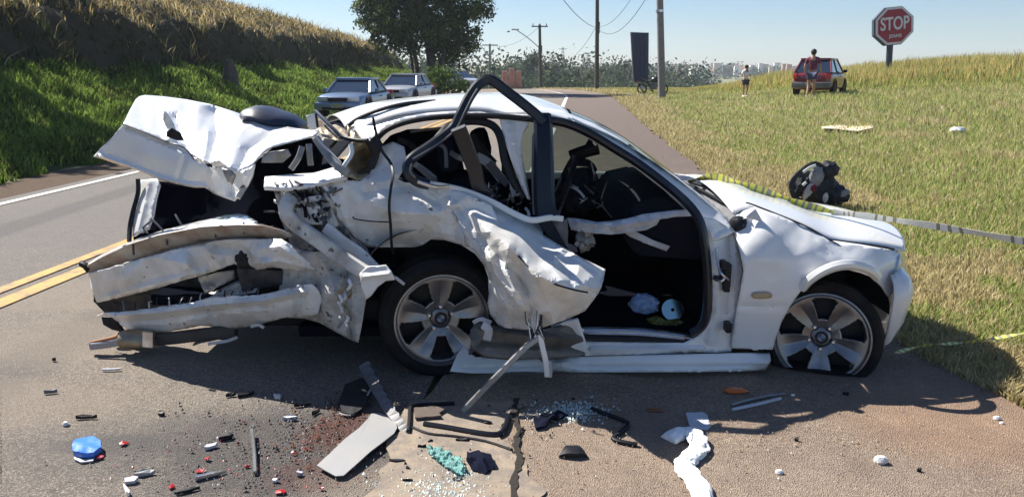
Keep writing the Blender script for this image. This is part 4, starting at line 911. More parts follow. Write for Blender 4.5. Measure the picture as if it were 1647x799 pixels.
# ---- cabin: floor, firewall, dashboard, far door, seats
def wbox(name, a, b, m, bev=.01, par=None):
    a = Vector(a); b = Vector(b); o = boxo(name, (a+b)/2, (abs(b.x-a.x), abs(b.y-a.y), abs(b.z-a.z)), m, bev=bev); return W_(o) if par is None else sub(par, o)
wbox('floor_pan', (-1.15, 3.95, .14), (1.12, 5.4, .20), CARPET)
wbox('firewall', (1.02, 3.92, .18), (1.08, 5.35, .74), CARPET)
fd = wbox('far_door_trim', (-1.1, 5.30, .2), (1.05, 5.36, .80), CARPET)
wbox('engine_bay_block', (1.12, 4.12, .22), (1.85, 5.1, .60), BLACK, .05)
# far side outer skin
V = []
secs = [(-1.9, .30, .78), (-1.2, .2, .86), (-.4, .17, .84), (.4, .17, .84), (1.12, .17, .83), (1.5, .34, .78), (1.9, .3, .66)]
for x, zl, zh in secs:
    for t in (0, .2, .55, .85, 1): V.append((x, 5.44+.05*math.sin(math.pi*min(1, t*1.1))-.0, zl+(zh-zl)*t))
me = bpy.data.meshes.new('far_body_side'); me.from_pydata(V, [], [(i*5+j, i*5+j+1, (i+1)*5+j+1, (i+1)*5+j) for i in range(len(secs)-1) for j in range(4)]); me.polygons.foreach_set('use_smooth', [True]*len(me.polygons)); o = link('far_body_side', me, PAINT); o.modifiers.new('thickness', 'SOLIDIFY').thickness = .02; W_(o)
# dashboard: rises from the near footwell to the screen
bm = bmesh.new(); pr = [(1.10, .80), (.80, .90), (.62, .86), (.56, .72), (.66, .58), (1.05, .55)]
ra = [bm.verts.new((x, 3.98, z)) for x, z in pr]; rb = [bm.verts.new((x, 5.28, z)) for x, z in pr]
for i in range(6): bm.faces.new((ra[i], ra[(i+1) % 6], rb[(i+1) % 6], rb[i]))
bm.faces.new(ra[::-1]); bm.faces.new(rb); bmesh.ops.bevel(bm, geom=bm.edges[:], offset=.02, segments=2, affect='EDGES'); bmesh.ops.recalc_face_normals(bm, faces=bm.faces); W_(from_bm('dashboard', bm, mat('dash_vinyl', (.008, .010, .016), .8, spec=.15, bump=.2, bscale=200)))
def seat(x, y, rz=0, m=CLOTH, lean=.25, z0=.22):
    t = boxo('seat', (x, y, z0+.12), (.50, .48, .18), m, bev=.05); W_(t)
    bk = boxo('backrest', (x-.27-.02, y, z0+.46), (.13, .46, .58), m, rot=Matrix.Rotation(-lean, 4, 'Y'), bev=.05); sub(t, bk)
    hr = boxo('headrest', (x-.38, y, z0+.86), (.11, .26, .19), m, rot=Matrix.Rotation(-lean, 4, 'Y'), bev=.045); sub(t, hr); return t
seat(.18, 4.98); seat(.02, 4.36, lean=.1)
wbox('rear_seat', (-1.05, 4.1, .3), (-.62, 5.25, .52), CLOTH, .05); rs = boxo('rear_seat_back', (-1.12, 4.68, .66), (.16, 1.15, .6), CLOTH, rot=Matrix.Rotation(-.3, 4, 'Y'), bev=.05); W_(rs)
# steering wheel and column
Ms = Matrix.Translation(P(905, 300, 4.45)) @ Matrix.Rotation(R(-68), 4, 'Y')
bm = bmesh.new(); lathe_bm(bm, [(.18+.016*math.cos(a), .016*math.sin(a)) for a in [k*math.pi/4 for k in range(8)]], 28, Ms, closed=True); stw = W_(from_bm('steering_wheel', bm, BLACK))
bm = bmesh.new(); lathe_bm(bm, [(.065, -.03), (.06, .03), (0, .035)], 16, Ms)
for a in (0, 2.1, 4.2): sweep_bm(bm, [Ms @ Vector((0, 0, 0)), Ms @ Vector((.18*math.cos(a), .18*math.sin(a), 0))], rrect(.04, .015))
sub(stw, from_bm('hub', bm, BLACK))
# interior mirror and torn bits hanging in front of it
bar('rear_view_mirror', [(918, 252, 4.62), (940, 244, 4.6), (962, 238, 4.58)], .075, .05, BLACK, c=.35)
bar('rear_view_mirror_arm', [(940, 244, 4.6), (950, 226, 4.62)], .03, .03, BLACK)
sheet('torn_trim', [(912, 262), (936, 252), (958, 262), (962, 300), (958, 338), (930, 345), (908, 336), (902, 300)], [(930, 290, 4.5), (905, 330, 4.4), (958, 300, 4.55), (920, 262, 4.55)], BLACK, 7, amp=.06, nsc=.05, seed=4, ragged=3)
bar('torn_strip', [(921, 301, 4.38), (932, 308, 4.36), (940, 318, 4.36)], .014, .006, PALEF); bar('torn_strip', [(915, 270, 4.4), (918, 290, 4.36), (906, 320, 4.34), (898, 345, 4.3)], .018, .01, GREYP)
bar('torn_strip', [(960, 335, 4.3), (968, 332, 4.3), (984, 350, 4.28)], .008, .006, GREYP)
for k in range(12):
    x, y = random.uniform(918, 960), random.uniform(272, 330); bar('torn_strip', [(x, y, 4.44), (x+random.uniform(-12, 12), y+random.uniform(-10, 10), 4.4), (x+random.uniform(-16, 16), y+random.uniform(-12, 14), 4.42)], .007, .005, random.choice([STEEL, GREYP, BLACK, PALEF]))
# deflated curtain airbag lying across the opening
sheet('curtain_airbag', [(912, 350), (935, 352), (960, 357), (985, 355), (1010, 351), (1035, 344), (1060, 341), (1085, 338), (1107, 337), (1112, 347), (1085, 349), (1062, 352), (1056, 362), (1040, 369), (1012, 374), (985, 377), (950, 375), (918, 370)], [(912, 360, 3.95), (985, 365, 3.90), (1060, 350, 3.90), (1107, 342, 3.92), (985, 355, 3.91)], PALEF, 5, amp=.02, nsc=.05, crease=[([(930, 358), (985, 364), (1050, 354)], .02, 7)], seed=2)
sheet('torn_strip', [(1002, 372), (1018, 370), (1050, 386), (1078, 396), (1072, 404), (1040, 392), (1012, 380)], [(1030, 385, 3.94), (1005, 373, 3.94), (1075, 400, 3.94)], PALEF, 5)
# things on the cabin floor
def blobo(name, c, rad, sc, m, am=.2, fs=6, sub_=3, par=None):
    bm = bmesh.new(); bmesh.ops.create_icosphere(bm, subdivisions=sub_, radius=rad)
    for v in bm.verts:
        d = v.co.normalized(); v.co *= 1+am*noise.noise(d*fs+Vector(c))+am*.5*noise.noise(d*fs*2.6+Vector(c)); v.co = Vector((v.co.x*sc[0], v.co.y*sc[1], v.co.z*sc[2]))+Vector(c)
    return from_bm(name, bm, m, None, ang=25)
# ---- black B pillar and the twisted door frame
bp = bar('door_pillar', [(872, 186, 4.03), (874, 230, 3.97), (874, 280, 3.92), (876, 330, 3.88), (882, 352, 3.86)], .10, .08, TRIM, c=.2, widths=lambda t: .9+.25*t)
bar('pillar_edge', [(886, 200, 3.98), (888, 250, 3.93), (889, 300, 3.90), (889, 340, 3.86)], .018, .02, GREYP, parent=bp)
bar('pillar_edge', [(858, 215, 3.98), (857, 280, 3.92), (859, 345, 3.86)], .014, .02, GREYP, parent=bp)
sheet('centre_pillar', [(802, 184), (852, 184), (850, 200), (842, 212), (838, 232), (842, 262), (848, 292), (854, 322), (848, 320), (838, 300), (826, 270), (814, 232), (806, 206)], [(805, 186, 4.05), (850, 186, 4.05), (828, 240, 3.98), (850, 318, 3.92)], PAINT, 5, crease=[([(822, 200), (830, 250), (850, 318)], .02, 7)], thick=.03)
tw = bar('twisted_door_frame', [(690, 297, 3.84), (672, 292, 3.83), (658, 280, 3.83), (656, 266, 3.84), (666, 252, 3.86), (690, 236, 3.89), (716, 217, 3.93), (731, 203, 3.95), (742, 182, 3.97), (754, 158, 4.0), (768, 138, 4.02), (782, 129, 4.03), (794, 131, 4.03), (815, 147, 4.02), (840, 166, 4.0), (862, 184, 3.99), (876, 198, 3.98)], .052, .045, TRIM, sm_=5, c=.22)
bar('frame_edge', [(664, 256, 3.825), (690, 241, 3.855), (718, 222, 3.895), (735, 206, 3.915), (746, 184, 3.935), (758, 160, 3.965), (768, 143, 3.985)], .010, .008, mat('worn_trim_edge', (.10, .10, .11), .35), parent=tw)
bar('frame_edge', [(668, 285, 3.76), (660, 276, 3.75), (662, 264, 3.75)], .010, .008, GREYP, parent=tw)
bar('frame_brace', [(737, 206, 3.80), (744, 222, 3.82), (754, 248, 3.84), (764, 275, 3.86), (771, 302, 3.88), (790, 322, 3.9)], .075, .03, TRIM, c=.2)
bar('window_seal', [(672, 292, 3.80), (690, 298, 3.80), (705, 301, 3.82), (722, 300, 3.84)], .02, .02, STEEL)
bar('window_seal', [(697, 232, 3.9), (720, 205, 4.0), (745, 196, 4.05), (775, 196, 4.05), (796, 205, 4.04), (806, 226, 4.0), (812, 260, 3.98), (826, 292, 3.96), (842, 318, 3.95)], .04, .04, BLACK)
# rear quarter interior: dark liner shapes and debris seen through the rear side window
sheet('rear_side_trim', [(610, 236), (628, 218), (655, 208), (700, 206), (728, 212), (740, 240), (748, 280), (760, 302), (700, 300), (660, 292), (634, 280)], [(620, 240, 4.6), (700, 210, 4.75), (740, 290, 4.5), (650, 290, 4.4)], CLOTH, 9, amp=.05, nsc=.03, seed=8)
for pth, m_, wd in (([(660, 212, 4.3), (690, 208, 4.3), (720, 206, 4.3)], GREYP, .015), ([(705, 232, 4.1), (716, 240, 4.1), (718, 270, 4.1)], GREYP, .02), ([(664, 262, 4.0), (680, 272, 4.0), (700, 288, 3.98)], INNER, .03), ([(672, 268, 3.98), (690, 284, 3.96), (702, 292, 3.95)], GREYP, .025), ([(640, 225, 4.2), (660, 232, 4.2), (676, 250, 4.1)], BLACK, .03),
                   ([(712, 236, 4.3), (735, 252, 4.2), (752, 258, 4.2)], INNER, .03), ([(764, 250, 4.3), (785, 262, 4.25), (808, 290, 4.2)], PALEF, .05), ([(752, 222, 4.3), (764, 240, 4.3), (790, 268, 4.3)], BLACK, .09), ([(786, 262, 4.2), (800, 280, 4.2), (816, 296, 4.15)], GREYP, .04)): bar('torn_trim', pth, wd, wd*.4, m_)
sheet('seat_belt_housing', [(818, 288), (828, 286), (842, 306), (838, 318), (822, 312)], [(830, 300, 4.0)], PALEF, 4, amp=.01)
for k in range(46):                                     # a tangle of trim ends between sill and pillar
    x = random.uniform(768, 900); y = 312+(x-768)*.40+random.uniform(-22, 16); y = min(y, 372)
    a = random.uniform(0, 6.28); L_ = random.uniform(6, 22); bar('torn_strip', [(x, y, 3.9+random.uniform(-.04, .2)), (x+L_*.5*math.cos(a)+random.uniform(-3, 3), y+L_*.5*math.sin(a), 3.88), (x+L_*math.cos(a), y+L_*math.sin(a), 3.92)], random.uniform(.004, .018), .006, random.choice([BLACK, GREYP, BLACK, INNER, PALEF, CLOTH]), sm_=2)
# ---- rear quarter panel (big, grey, dented) and the crushed rear door
QP = [(514, 296), (528, 286), (545, 282), (560, 290), (578, 291), (594, 280), (602, 262), (606, 246), (612, 236), (632, 228), (650, 236), (655, 262), (640, 288), (650, 294), (680, 296), (720, 302), (754, 312), (790, 330), (800, 350), (792, 380), (800, 420), (796, 452), (786, 470), (785, 446), (778, 426), (764, 408), (742, 394), (715, 386), (693, 385), (680, 394), (666, 398), (592, 397), (575, 386), (560, 372), (546, 356), (536, 330), (526, 310)]
quarter = sheet('rear_quarter_panel', QP, [(514, 296, 3.95), (545, 350, 3.940), (590, 392, 3.970), (560, 300, 3.92), (600, 260, 4.05), (632, 235, 4.06), (640, 290, 3.92), (620, 340, 3.840), (700, 345, 3.780), (700, 300, 3.900), (754, 316, 3.820), (690, 382, 3.900), (640, 390, 3.960), (785, 350, 3.760), (780, 420, 3.680), (792, 450, 3.680), (740, 360, 3.800)], PAINTD, 5,
      crease=[([(588, 310), (630, 302), (660, 300), (700, 306)], -.02, 12), ([(615, 262), (600, 290), (612, 320)], .012, 22), ([(640, 290), (690, 318), (735, 342), (752, 372)], -.025, 10), ([(545, 350), (600, 356), (650, 356)], .006, 5), ([(570, 340), (572, 380)], -.006, 4), ([(600, 300), (640, 345), (665, 380)], .012, 20), ([(735, 338), (760, 370), (790, 410)], -.045, 10), ([(722, 330), (745, 350), (748, 385)], .04, 14), ([(680, 356), (700, 372), (740, 380)], .02, 16), ([(650, 384), (672, 372), (700, 390)], .012, 10), ([(520, 300), (545, 330), (560, 365)], .02, 9), ([(660, 300), (650, 340), (660, 396)], -.008, 16), ([(700, 310), (712, 350), (690, 384)], -.022, 18)], amp=.003, nsc=.022, seed=3, thick=.004, ang=9, facet=(.009, 40, .003, 17), hard=.85)
bar('fuel_flap_seam', [(568, 348, 3.87), (571, 352, 3.865), (600, 356, 3.845), (628, 357, 3.835)], .006, .006, BLACK, parent=quarter)
door = sheet('crushed_door', [(672, 294), (700, 298), (735, 304), (775, 318), (805, 334), (835, 349), (858, 354), (873, 350), (878, 358), (873, 377), (900, 394), (933, 413), (974, 433), (967, 463), (955, 482), (941, 500), (915, 512), (890, 521), (868, 528), (840, 530), (812, 527), (801, 522), (788, 505), (784, 488), (788, 462), (786, 440), (775, 420), (762, 402), (748, 394), (745, 372), (735, 346), (712, 322)],
      [(680, 296, 3.92), (735, 306, 3.92), (835, 350, 3.88), (873, 378, 3.80), (974, 434, 3.56), (965, 465, 3.46), (941, 500, 3.52), (764, 346, 3.74), (820, 398, 3.42), (865, 443, 3.30), (924, 464, 3.32), (850, 475, 3.40), (890, 520, 3.50), (830, 528, 3.62), (790, 500, 3.64), (800, 450, 3.56), (760, 400, 3.66), (770, 330, 3.86), (900, 398, 3.68), (720, 322, 3.86), (790, 372, 3.58)], PAINTD, 5,
      crease=[([(760, 344), (790, 372), (818, 395), (865, 442), (890, 455)], .05, 24), ([(745, 345), (772, 380), (790, 400), (830, 440), (850, 470)], -.05, 12), ([(818, 395), (812, 430), (830, 470)], .04, 14), ([(785, 400), (796, 440), (822, 470), (838, 500)], .045, 15), ([(835, 420), (848, 470), (862, 520)], -.05, 11), ([(862, 440), (880, 480), (890, 520)], .035, 16), ([(862, 440), (924, 463), (960, 470)], -.012, 5), ([(775, 318), (835, 358), (900, 398), (970, 436)], .012, 5), ([(905, 400), (885, 425), (905, 450)], .02, 10), ([(800, 470), (820, 500), (812, 525)], .03, 12), ([(838, 490), (860, 505), (880, 500)], .03, 9)], amp=.003, nsc=.026, seed=6, thick=.005, ang=9, facet=(.008, 34, .004, 15), hard=.9)
bar('door_top_edge', [(680, 294, 3.89), (712, 299, 3.88), (750, 308, 3.86), (790, 324, 3.83), (830, 345, 3.80), (856, 354, 3.78), (885, 350, 3.82), (905, 352, 3.84)], .03, .02, PAINT, parent=door)
bar('door_seam', [(820, 397, 3.39), (865, 443, 3.275), (890, 456, 3.28), (924, 466, 3.29), (945, 470, 3.34)], .008, .006, BLACK, parent=door)
bar('door_brace', [(873, 352, 3.84), (886, 372, 3.82), (898, 392, 3.8), (904, 402, 3.82)], .06, .03, BLACK)
sheet('door_inner_panel', [(876, 378), (884, 356), (912, 352), (914, 372), (912, 404), (932, 412), (905, 398)], [(895, 370, 3.86), (912, 400, 3.84)], GREYP, 5, amp=.02)
blt = blobo('door_latch', P(940, 386, 4.0), .045, (1.1, .6, 1.2), INNER, .5, 8); W_(blt)
sheet('bent_sill', [(756, 530), (768, 516), (790, 522), (830, 530), (880, 528), (925, 515), (938, 545), (941, 572), (880, 578), (820, 576), (780, 572), (758, 556)], [(770, 520, 3.72), (765, 550, 3.62), (850, 532, 3.66), (850, 560, 3.60), (935, 530, 3.74), (935, 565, 3.72)], mat('grimy_sill_metal', (.20, .18, .155), .5, metal=.3, dirt=(.05, .04, .03), dscale=7, damt=.9, bump=.3), 5, crease=[([(770, 530), (850, 540), (935, 545)], .03, 8), ([(775, 550), (850, 556), (938, 558)], -.03, 7)], amp=.015, thick=.02, seed=5)
sheet('bent_sill', [(930, 512), (942, 548), (944, 570), (890, 546), (886, 524)], [(930, 530, 3.72)], PAINT, 5, amp=.01, thick=.02)
bar('torn_bracket', [(776, 522, 3.58), (786, 530, 3.57), (783, 546, 3.58)], .04, .012, PALEF, sm_=3); bar('torn_bracket', [(762, 518, 3.66), (774, 513, 3.63), (790, 519, 3.62)], .02, .012, PALEF)
# strips hanging at the foot of the door, the long stick and the white strip
bar('hanging_rail', [(872, 540, 3.46), (848, 556, 3.42), (812, 592, 3.36), (780, 624, 3.32), (744, 662, 3.29)], .028, .016, INNER, sm_=2)
bar('hanging_strip', [(868, 538, 3.45), (873, 560, 3.44), (878, 582, 3.44), (880, 605, 3.45)], .026, .012, PAINT, sm_=3); bar('hanging_strip', [(882, 580, 3.46), (885, 596, 3.46), (884, 606, 3.46)], .02, .012, PAINTG, sm_=2)
for k in range(14):
    x = 858+random.uniform(-12, 14); bar('torn_strip', [(x, 500+random.uniform(-20, 20), 3.47), (x+random.uniform(-5, 5), 520, 3.45), (866+random.uniform(-14, 14), 545, 3.44)], .005, .004, random.choice([PALEF, INNER, PAINT, BLACK]), sm_=2)
# thin black cable hanging over the quarter panel
bar('hanging_cable', [(600, 190, 4.03), (605, 215, 3.99), (614, 242, 3.96), (628, 262, 3.93), (632, 280, 3.86), (629, 300, 3.80), (626, 330, 3.79), (628, 360, 3.80), (630, 395, 3.83), (633, 408, 3.85)], .014, .010, BLACK)
# ---- rear wheel well, rear wheel, front wheel well, front wheel
def well(cx, cz, x0, x1, y0=3.9, y1=4.35, r_=.40):
    bm = bmesh.new(); n = 16; rg = []
    for i in range(n+1):
        a = math.pi*i/n; rg.append((bm.verts.new((cx+r_*math.cos(a), y0, cz+r_*math.sin(a))), bm.verts.new((cx+r_*math.cos(a), y1, cz+r_*math.sin(a)))))
    for a, b in zip(rg[:-1], rg[1:]): bm.faces.new((a[0], a[1], b[1], b[0]))
    bm.faces.new([q[1] for q in rg]); return W_(from_bm('wheel_well', bm, BLACK))
well(P(693, 500, 3.9).x, .35, 0, 0, 3.86); well(P(1335, 520, 3.9).x, .28, 0, 0, 3.90, 4.35, .31)
EMW = mat('emblem_white', (.28, .28, .29), .5); EMB = mat('emblem_blue', (.05, .10, .22), .5)
def wheel(c, rad, rimr, yaw, wdt=.22, flat=0, rot=0, camber=0):
    M = Matrix.Translation(c) @ Matrix.Rotation(yaw, 4, 'Z') @ Matrix.Rotation(camber, 4, 'X') @ Matrix.Rotation(R(90), 4, 'X')   # local z -> -y (towards the camera)
    bm = bmesh.new(); h = wdt/2
    prof = [(rimr*.98, -h*.9), (rimr*1.02, -h), (rad*.90, -h*1.02), (rad*.975, -h*.85), (rad, -h*.6)]
    for k in range(5): z = -h*.6+h*1.2*(k+.5)/5; prof += [(rad, z-.017), (rad-.007, z-.013), (rad-.007, z+.013), (rad, z+.017)]
    prof += [(rad, h*.6), (rad*.975, h*.85), (rad*.93, h*1.0), (rad*.86, h*1.06), (rimr*1.1, h*1.03), (rimr*1.02, h), (rimr*.98, h*.9)]
    lathe_bm(bm, prof, 56, M, closed=True)
    if flat:
        for v in bm.verts:
            if v.co.z < .012: d = .012-v.co.z; v.co.y -= d*.2 if (v.co-Vector(c)).y < 0 else -d*.2; v.co.z = .012+.01*noise.noise(v.co*9)
    ty = from_bm('tyre', bm, RUBBER, None, ang=30)
    root = bpy.data.objects.new('wheel', None); COL.objects.link(root); W_(root); root.empty_display_size = .1; sub(root, ty); ty.matrix_parent_inverse = Matrix.Identity(4)
    bm = bmesh.new(); lathe_bm(bm, [(rimr*1.0, h*1.0), (rimr*1.02, h*1.04), (rimr*.985, h*1.05), (rimr*.95, h*.92), (rimr*.92, h*.2), (rimr*.90, -h*.9), (rimr*.94, -h*.9)], 56, M); sub(root, from_bm('rim', bm, ALLOY, None, ang=50))
    bm = bmesh.new(); nr_, na = 26, 300; top = {}
    for i in range(nr_+1):
        r = .05+(rimr*.955-.05)*i/nr_
        for j in range(na):
            a = 2*math.pi*j/na+rot; rel_ = ((a-rot) % (2*math.pi/5))/(2*math.pi/5); u = abs(rel_-.5)*2      # u=1 spoke centre, 0 hole centre
            t = i/nr_; zz = h*.86-.034*(1-t)**1.5+.008*t-.012*max(0, 1-abs(u-1)/.55)*math.sin(math.pi*min(1, t*1.1))
            top[i, j] = M @ Vector((r*math.cos(a), r*math.sin(a), zz))
    vm = {k_: bm.verts.new(v) for k_, v in top.items()}
    for i in range(nr_):
        for j in range(na):
            t = (i+.5)/nr_; relc = ((2*math.pi*(j+.5)/na) % (2*math.pi/5))/(2*math.pi/5); off = abs(relc-.5)
            if .27 < t < .93 and off < .175+.075*min(1, t*1.1) - .05*(t > .9): continue
            bm.faces.new((vm[i, j], vm[i, (j+1) % na], vm[i+1, (j+1) % na], vm[i+1, j]))
    bmesh.ops.delete(bm, geom=[v for v in bm.verts if not v.link_faces], context='VERTS')
    sp = from_bm('spokes', bm, ALLOY, None, ang=40); sp.modifiers.new('thickness', 'SOLIDIFY').thickness = -.02; sub(root, sp)
    bm = bmesh.new(); lathe_bm(bm, [(rimr*.9, 0), (.06, .01), (.0, .01)], 32, M); sub(root, from_bm('brake_disc', bm, BLACK))
    bm = bmesh.new(); lathe_bm(bm, [(.052, h*.40), (.052, h*.52), (.036, h*.58), (.036, h*.66), (0, h*.68)], 24, M); sub(root, from_bm('hub', bm, ALLOY))
    for a, mm in ((0, EMW), (1, EMB), (2, EMW), (3, EMB)):
        bm = bmesh.new(); c0 = bm.verts.new(M @ Vector((0, 0, h*.685))); vs = [bm.verts.new(M @ Vector((.02*math.cos(a*math.pi/2+q*math.pi/8), .02*math.sin(a*math.pi/2+q*math.pi/8), h*.685))) for q in range(5)]
        for q in range(4): bm.faces.new((c0, vs[q], vs[q+1]))
        sub(root, from_bm('emblem', bm, mm, None))
    bm = bmesh.new(); lathe_bm(bm, [(.021, h*.67), (.021, h*.70), (.032, h*.70), (.034, h*.66)], 24, M); sub(root, from_bm('emblem_ring', bm, BLACK))
    for k in range(5):
        a = rot+2*math.pi*(k+.0)/5; bm = bmesh.new(); lathe_bm(bm, [(.011, .0), (.011, .018), (.007, .022), (0, .022)], 8, M @ Matrix.Translation((.062*math.cos(a), .062*math.sin(a), h*.50))); sub(root, from_bm('wheel_bolt', bm, STEEL))
        bm = bmesh.new(); lathe_bm(bm, [(.014, .004), (.018, .008), (.02, .0)], 12, M @ Matrix.Translation((.062*math.cos(a), .062*math.sin(a), h*.50))); sub(root, from_bm('bolt_recess', bm, BLACK))
    return root
wheel(P(706, 505, 3.86), .315, .238, R(13), rot=R(18))
wheel(P(1320, 538, 3.91), .300, .236, R(-19), rot=R(54), flat=1, camber=R(-7))
# ---- tail: broken rails, skirts, dark boot, bumper, lid
sheet('rear_lower_panel', [(452, 440), (470, 398), (508, 405), (530, 400), (545, 420), (572, 428), (586, 448), (590, 475), (584, 510), (576, 551), (552, 540), (530, 528), (514, 519), (490, 512), (455, 510), (448, 475)], [(455, 450, 3.90), (500, 430, 3.84), (560, 430, 3.80), (588, 470, 3.76), (575, 548, 3.72), (514, 515, 3.80), (455, 508, 3.92), (530, 470, 3.72)], PAINTG, 5, crease=[([(508, 405), (530, 440), (548, 500), (552, 538)], .03, 10), ([(560, 430), (556, 480), (566, 545)], -.04, 8), ([(500, 430), (515, 470), (514, 515)], -.03, 9)], amp=.004, nsc=.035, seed=11, ang=15, facet=(.020, 24, .008, 12), hard=.8)
for k in range(12):
    x = 548+random.uniform(-4, 14); y = 450+k*6; bar('torn_strip', [(x, y, 3.66), (x+4, y+8, 3.63), (x+random.uniform(-2, 6), y+16, 3.65)], .016, .01, random.choice([PALEF, TAN, PAINT, INNER]), sm_=2)
tail_inner = sheet('boot_side_inner', [(440, 300), (500, 292), (530, 310), (545, 345), (560, 375), (590, 398), (606, 440), (590, 440), (560, 420), (520, 405), (470, 398), (450, 350)], [(450, 320, 4.05), (520, 310, 4.02), (560, 390, 3.95), (470, 395, 3.95)], INNER, 6, amp=.06, nsc=.05, seed=21, crease=[([(470, 330), (530, 340)], .04, 10), ([(480, 300), (500, 340), (490, 380)], -.05, 12)])
sheet('torn_panel', [(474, 335), (520, 330), (528, 345), (524, 362), (482, 360)], [(500, 345, 3.93)], PAINTD, 5, amp=.012); sheet('torn_panel', [(480, 318), (516, 314), (518, 322), (482, 328)], [(500, 320, 3.92)], PALEF, 5, amp=.01)
bar('torn_rail', [(470, 318, 3.92), (462, 328, 3.88), (462, 345, 3.86), (480, 364, 3.84), (510, 385, 3.80), (545, 410, 3.74), (585, 437, 3.66), (600, 446, 3.62)], .075, .035, PAINTG, sm_=4, c=.2)
bar('torn_rail', [(524, 366, 3.90), (550, 388, 3.86), (575, 405, 3.84), (600, 430, 3.78), (612, 442, 3.72)], .06, .03, PAINTD, sm_=4, c=.2)
bar('torn_rail', [(505, 296, 3.98), (520, 318, 3.96), (530, 345, 3.93), (538, 365, 3.92)], .05, .03, PAINTG, sm_=4)
sheet('rail_end_plate', [(578, 440), (590, 428), (606, 428), (618, 426), (630, 436), (634, 450), (620, 452), (606, 462), (596, 476), (588, 482), (582, 462)], [(590, 440, 3.60), (625, 440, 3.55), (590, 475, 3.60)], PAINT, 4, crease=[([(585, 445), (625, 440)], .02, 8)], thick=.012)
bar('bent_rod', [(636, 446, 3.66), (644, 452, 3.62), (650, 457, 3.62)], .014, .012, PALEF, sm_=2)
for k in range(70):                                     # torn metal between lamp housing and rails
    x, y = random.uniform(446, 535), random.uniform(296, 350); a = random.uniform(0, 6.28); L_ = random.uniform(8, 30)
    bar('torn_strip', [(x, y, 3.97+random.uniform(-.05, .05)), (x+L_*.5*math.cos(a)+random.uniform(-6, 6), y+L_*.5*math.sin(a), 3.9), (x+L_*math.cos(a), y+L_*math.sin(a), 3.96)], random.uniform(.006, .022), .008, random.choice([BLACK, GREYP, INNER, PAINTG, PALEF, INNER, BLACK]), sm_=2)
# horizontal ledge over the torn lamp
sheet('rear_ledge', [(424, 300), (426, 284), (470, 280), (505, 278), (540, 268), (560, 262), (556, 284), (530, 290), (498, 298), (460, 302)], [(430, 292, 3.98), (500, 280, 4.05), (500, 296, 3.92), (555, 270, 4.0)], PAINTD, 5, crease=[([(428, 286), (500, 284), (552, 268)], .025, 6)], amp=.006, thick=.02)
# curled torn wheelhouse metal with brown inside
CUR = sheet('curled_wheelhouse', [(556, 196), (570, 212), (588, 228), (602, 222), (612, 236), (606, 262), (594, 282), (576, 288), (556, 282), (540, 272), (556, 262), (566, 246), (568, 230), (560, 214)], [(560, 210, 4.10), (588, 232, 4.06), (606, 250, 4.12), (590, 280, 4.02), (550, 274, 3.96), (568, 245, 4.02), (585, 255, 4.2)], TAN, 4, amp=.03, nsc=.06, seed=14, thick=.008)
bar('curled_edge', [(564, 232, 3.98), (566, 246, 3.96), (558, 260, 3.93), (548, 272, 3.91), (538, 270, 3.91)], .022, .018, PAINT, parent=CUR, sm_=5)
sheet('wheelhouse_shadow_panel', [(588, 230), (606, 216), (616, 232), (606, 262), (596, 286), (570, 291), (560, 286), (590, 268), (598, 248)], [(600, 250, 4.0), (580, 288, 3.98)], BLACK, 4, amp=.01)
bar('bent_stay', [(508, 222, 3.98), (520, 240, 3.96), (532, 256, 3.92), (546, 270, 3.88), (560, 280, 3.87)], .04, .02, INNER, sm_=4); bar('bent_stay', [(506, 217, 3.97), (524, 238, 3.95), (548, 262, 3.90)], .012, .012, PALEF)
bar('bent_stay', [(508, 180, 4.3), (520, 192, 4.2), (536, 208, 4.1), (550, 220, 4.05), (575, 226, 4.0), (592, 226, 3.98)], .022, .02, TRIM, sm_=4)
bar('bent_stay', [(497, 232, 4.0), (498, 250, 3.98), (500, 266, 3.98)], .03, .015, INNER); bar('bent_stay', [(486, 236, 4.0), (480, 254, 3.98), (468, 272, 3.98)], .03, .015, INNER)
sheet('torn_tab', [(492, 186), (508, 182), (512, 200), (508, 208), (496, 206)], [(500, 195, 4.15)], PAINT, 4, amp=.01, thick=.008); bar('torn_tab_edge', [(508, 183, 4.12), (511, 205, 4.1)], .012, .01, BLACK)
sheet('rear_shelf_torn', [(512, 206), (540, 200), (556, 208), (562, 222), (545, 226), (520, 222)], [(515, 210, 4.2), (560, 215, 4.15), (540, 225, 4.05)], TAN, 4, amp=.03, nsc=.07)
# behind the lid: dark blue padded rear seat back / far tyre shape
bm = bmesh.new(); pp_ = [P(398, 186, 4.95), P(420, 184, 4.95), (P(446, 192, 4.95)), P(470, 198, 4.95), P(488, 208, 4.95)]
sweep_bm(bm, catmull(pp_, 5), [(a*1.0, b) for a, b in circ(.055, 12, .2)], Vector((0, 1, 0)), widths=lambda t: .75+.35*math.sin(math.pi*min(1, t*1.15))); bmesh.ops.recalc_face_normals(bm, faces=bm.faces)
W_(from_bm('seat_back_edge', bm, mat('blue_black_vinyl', (.02, .028, .055), .45, bump=.1)))
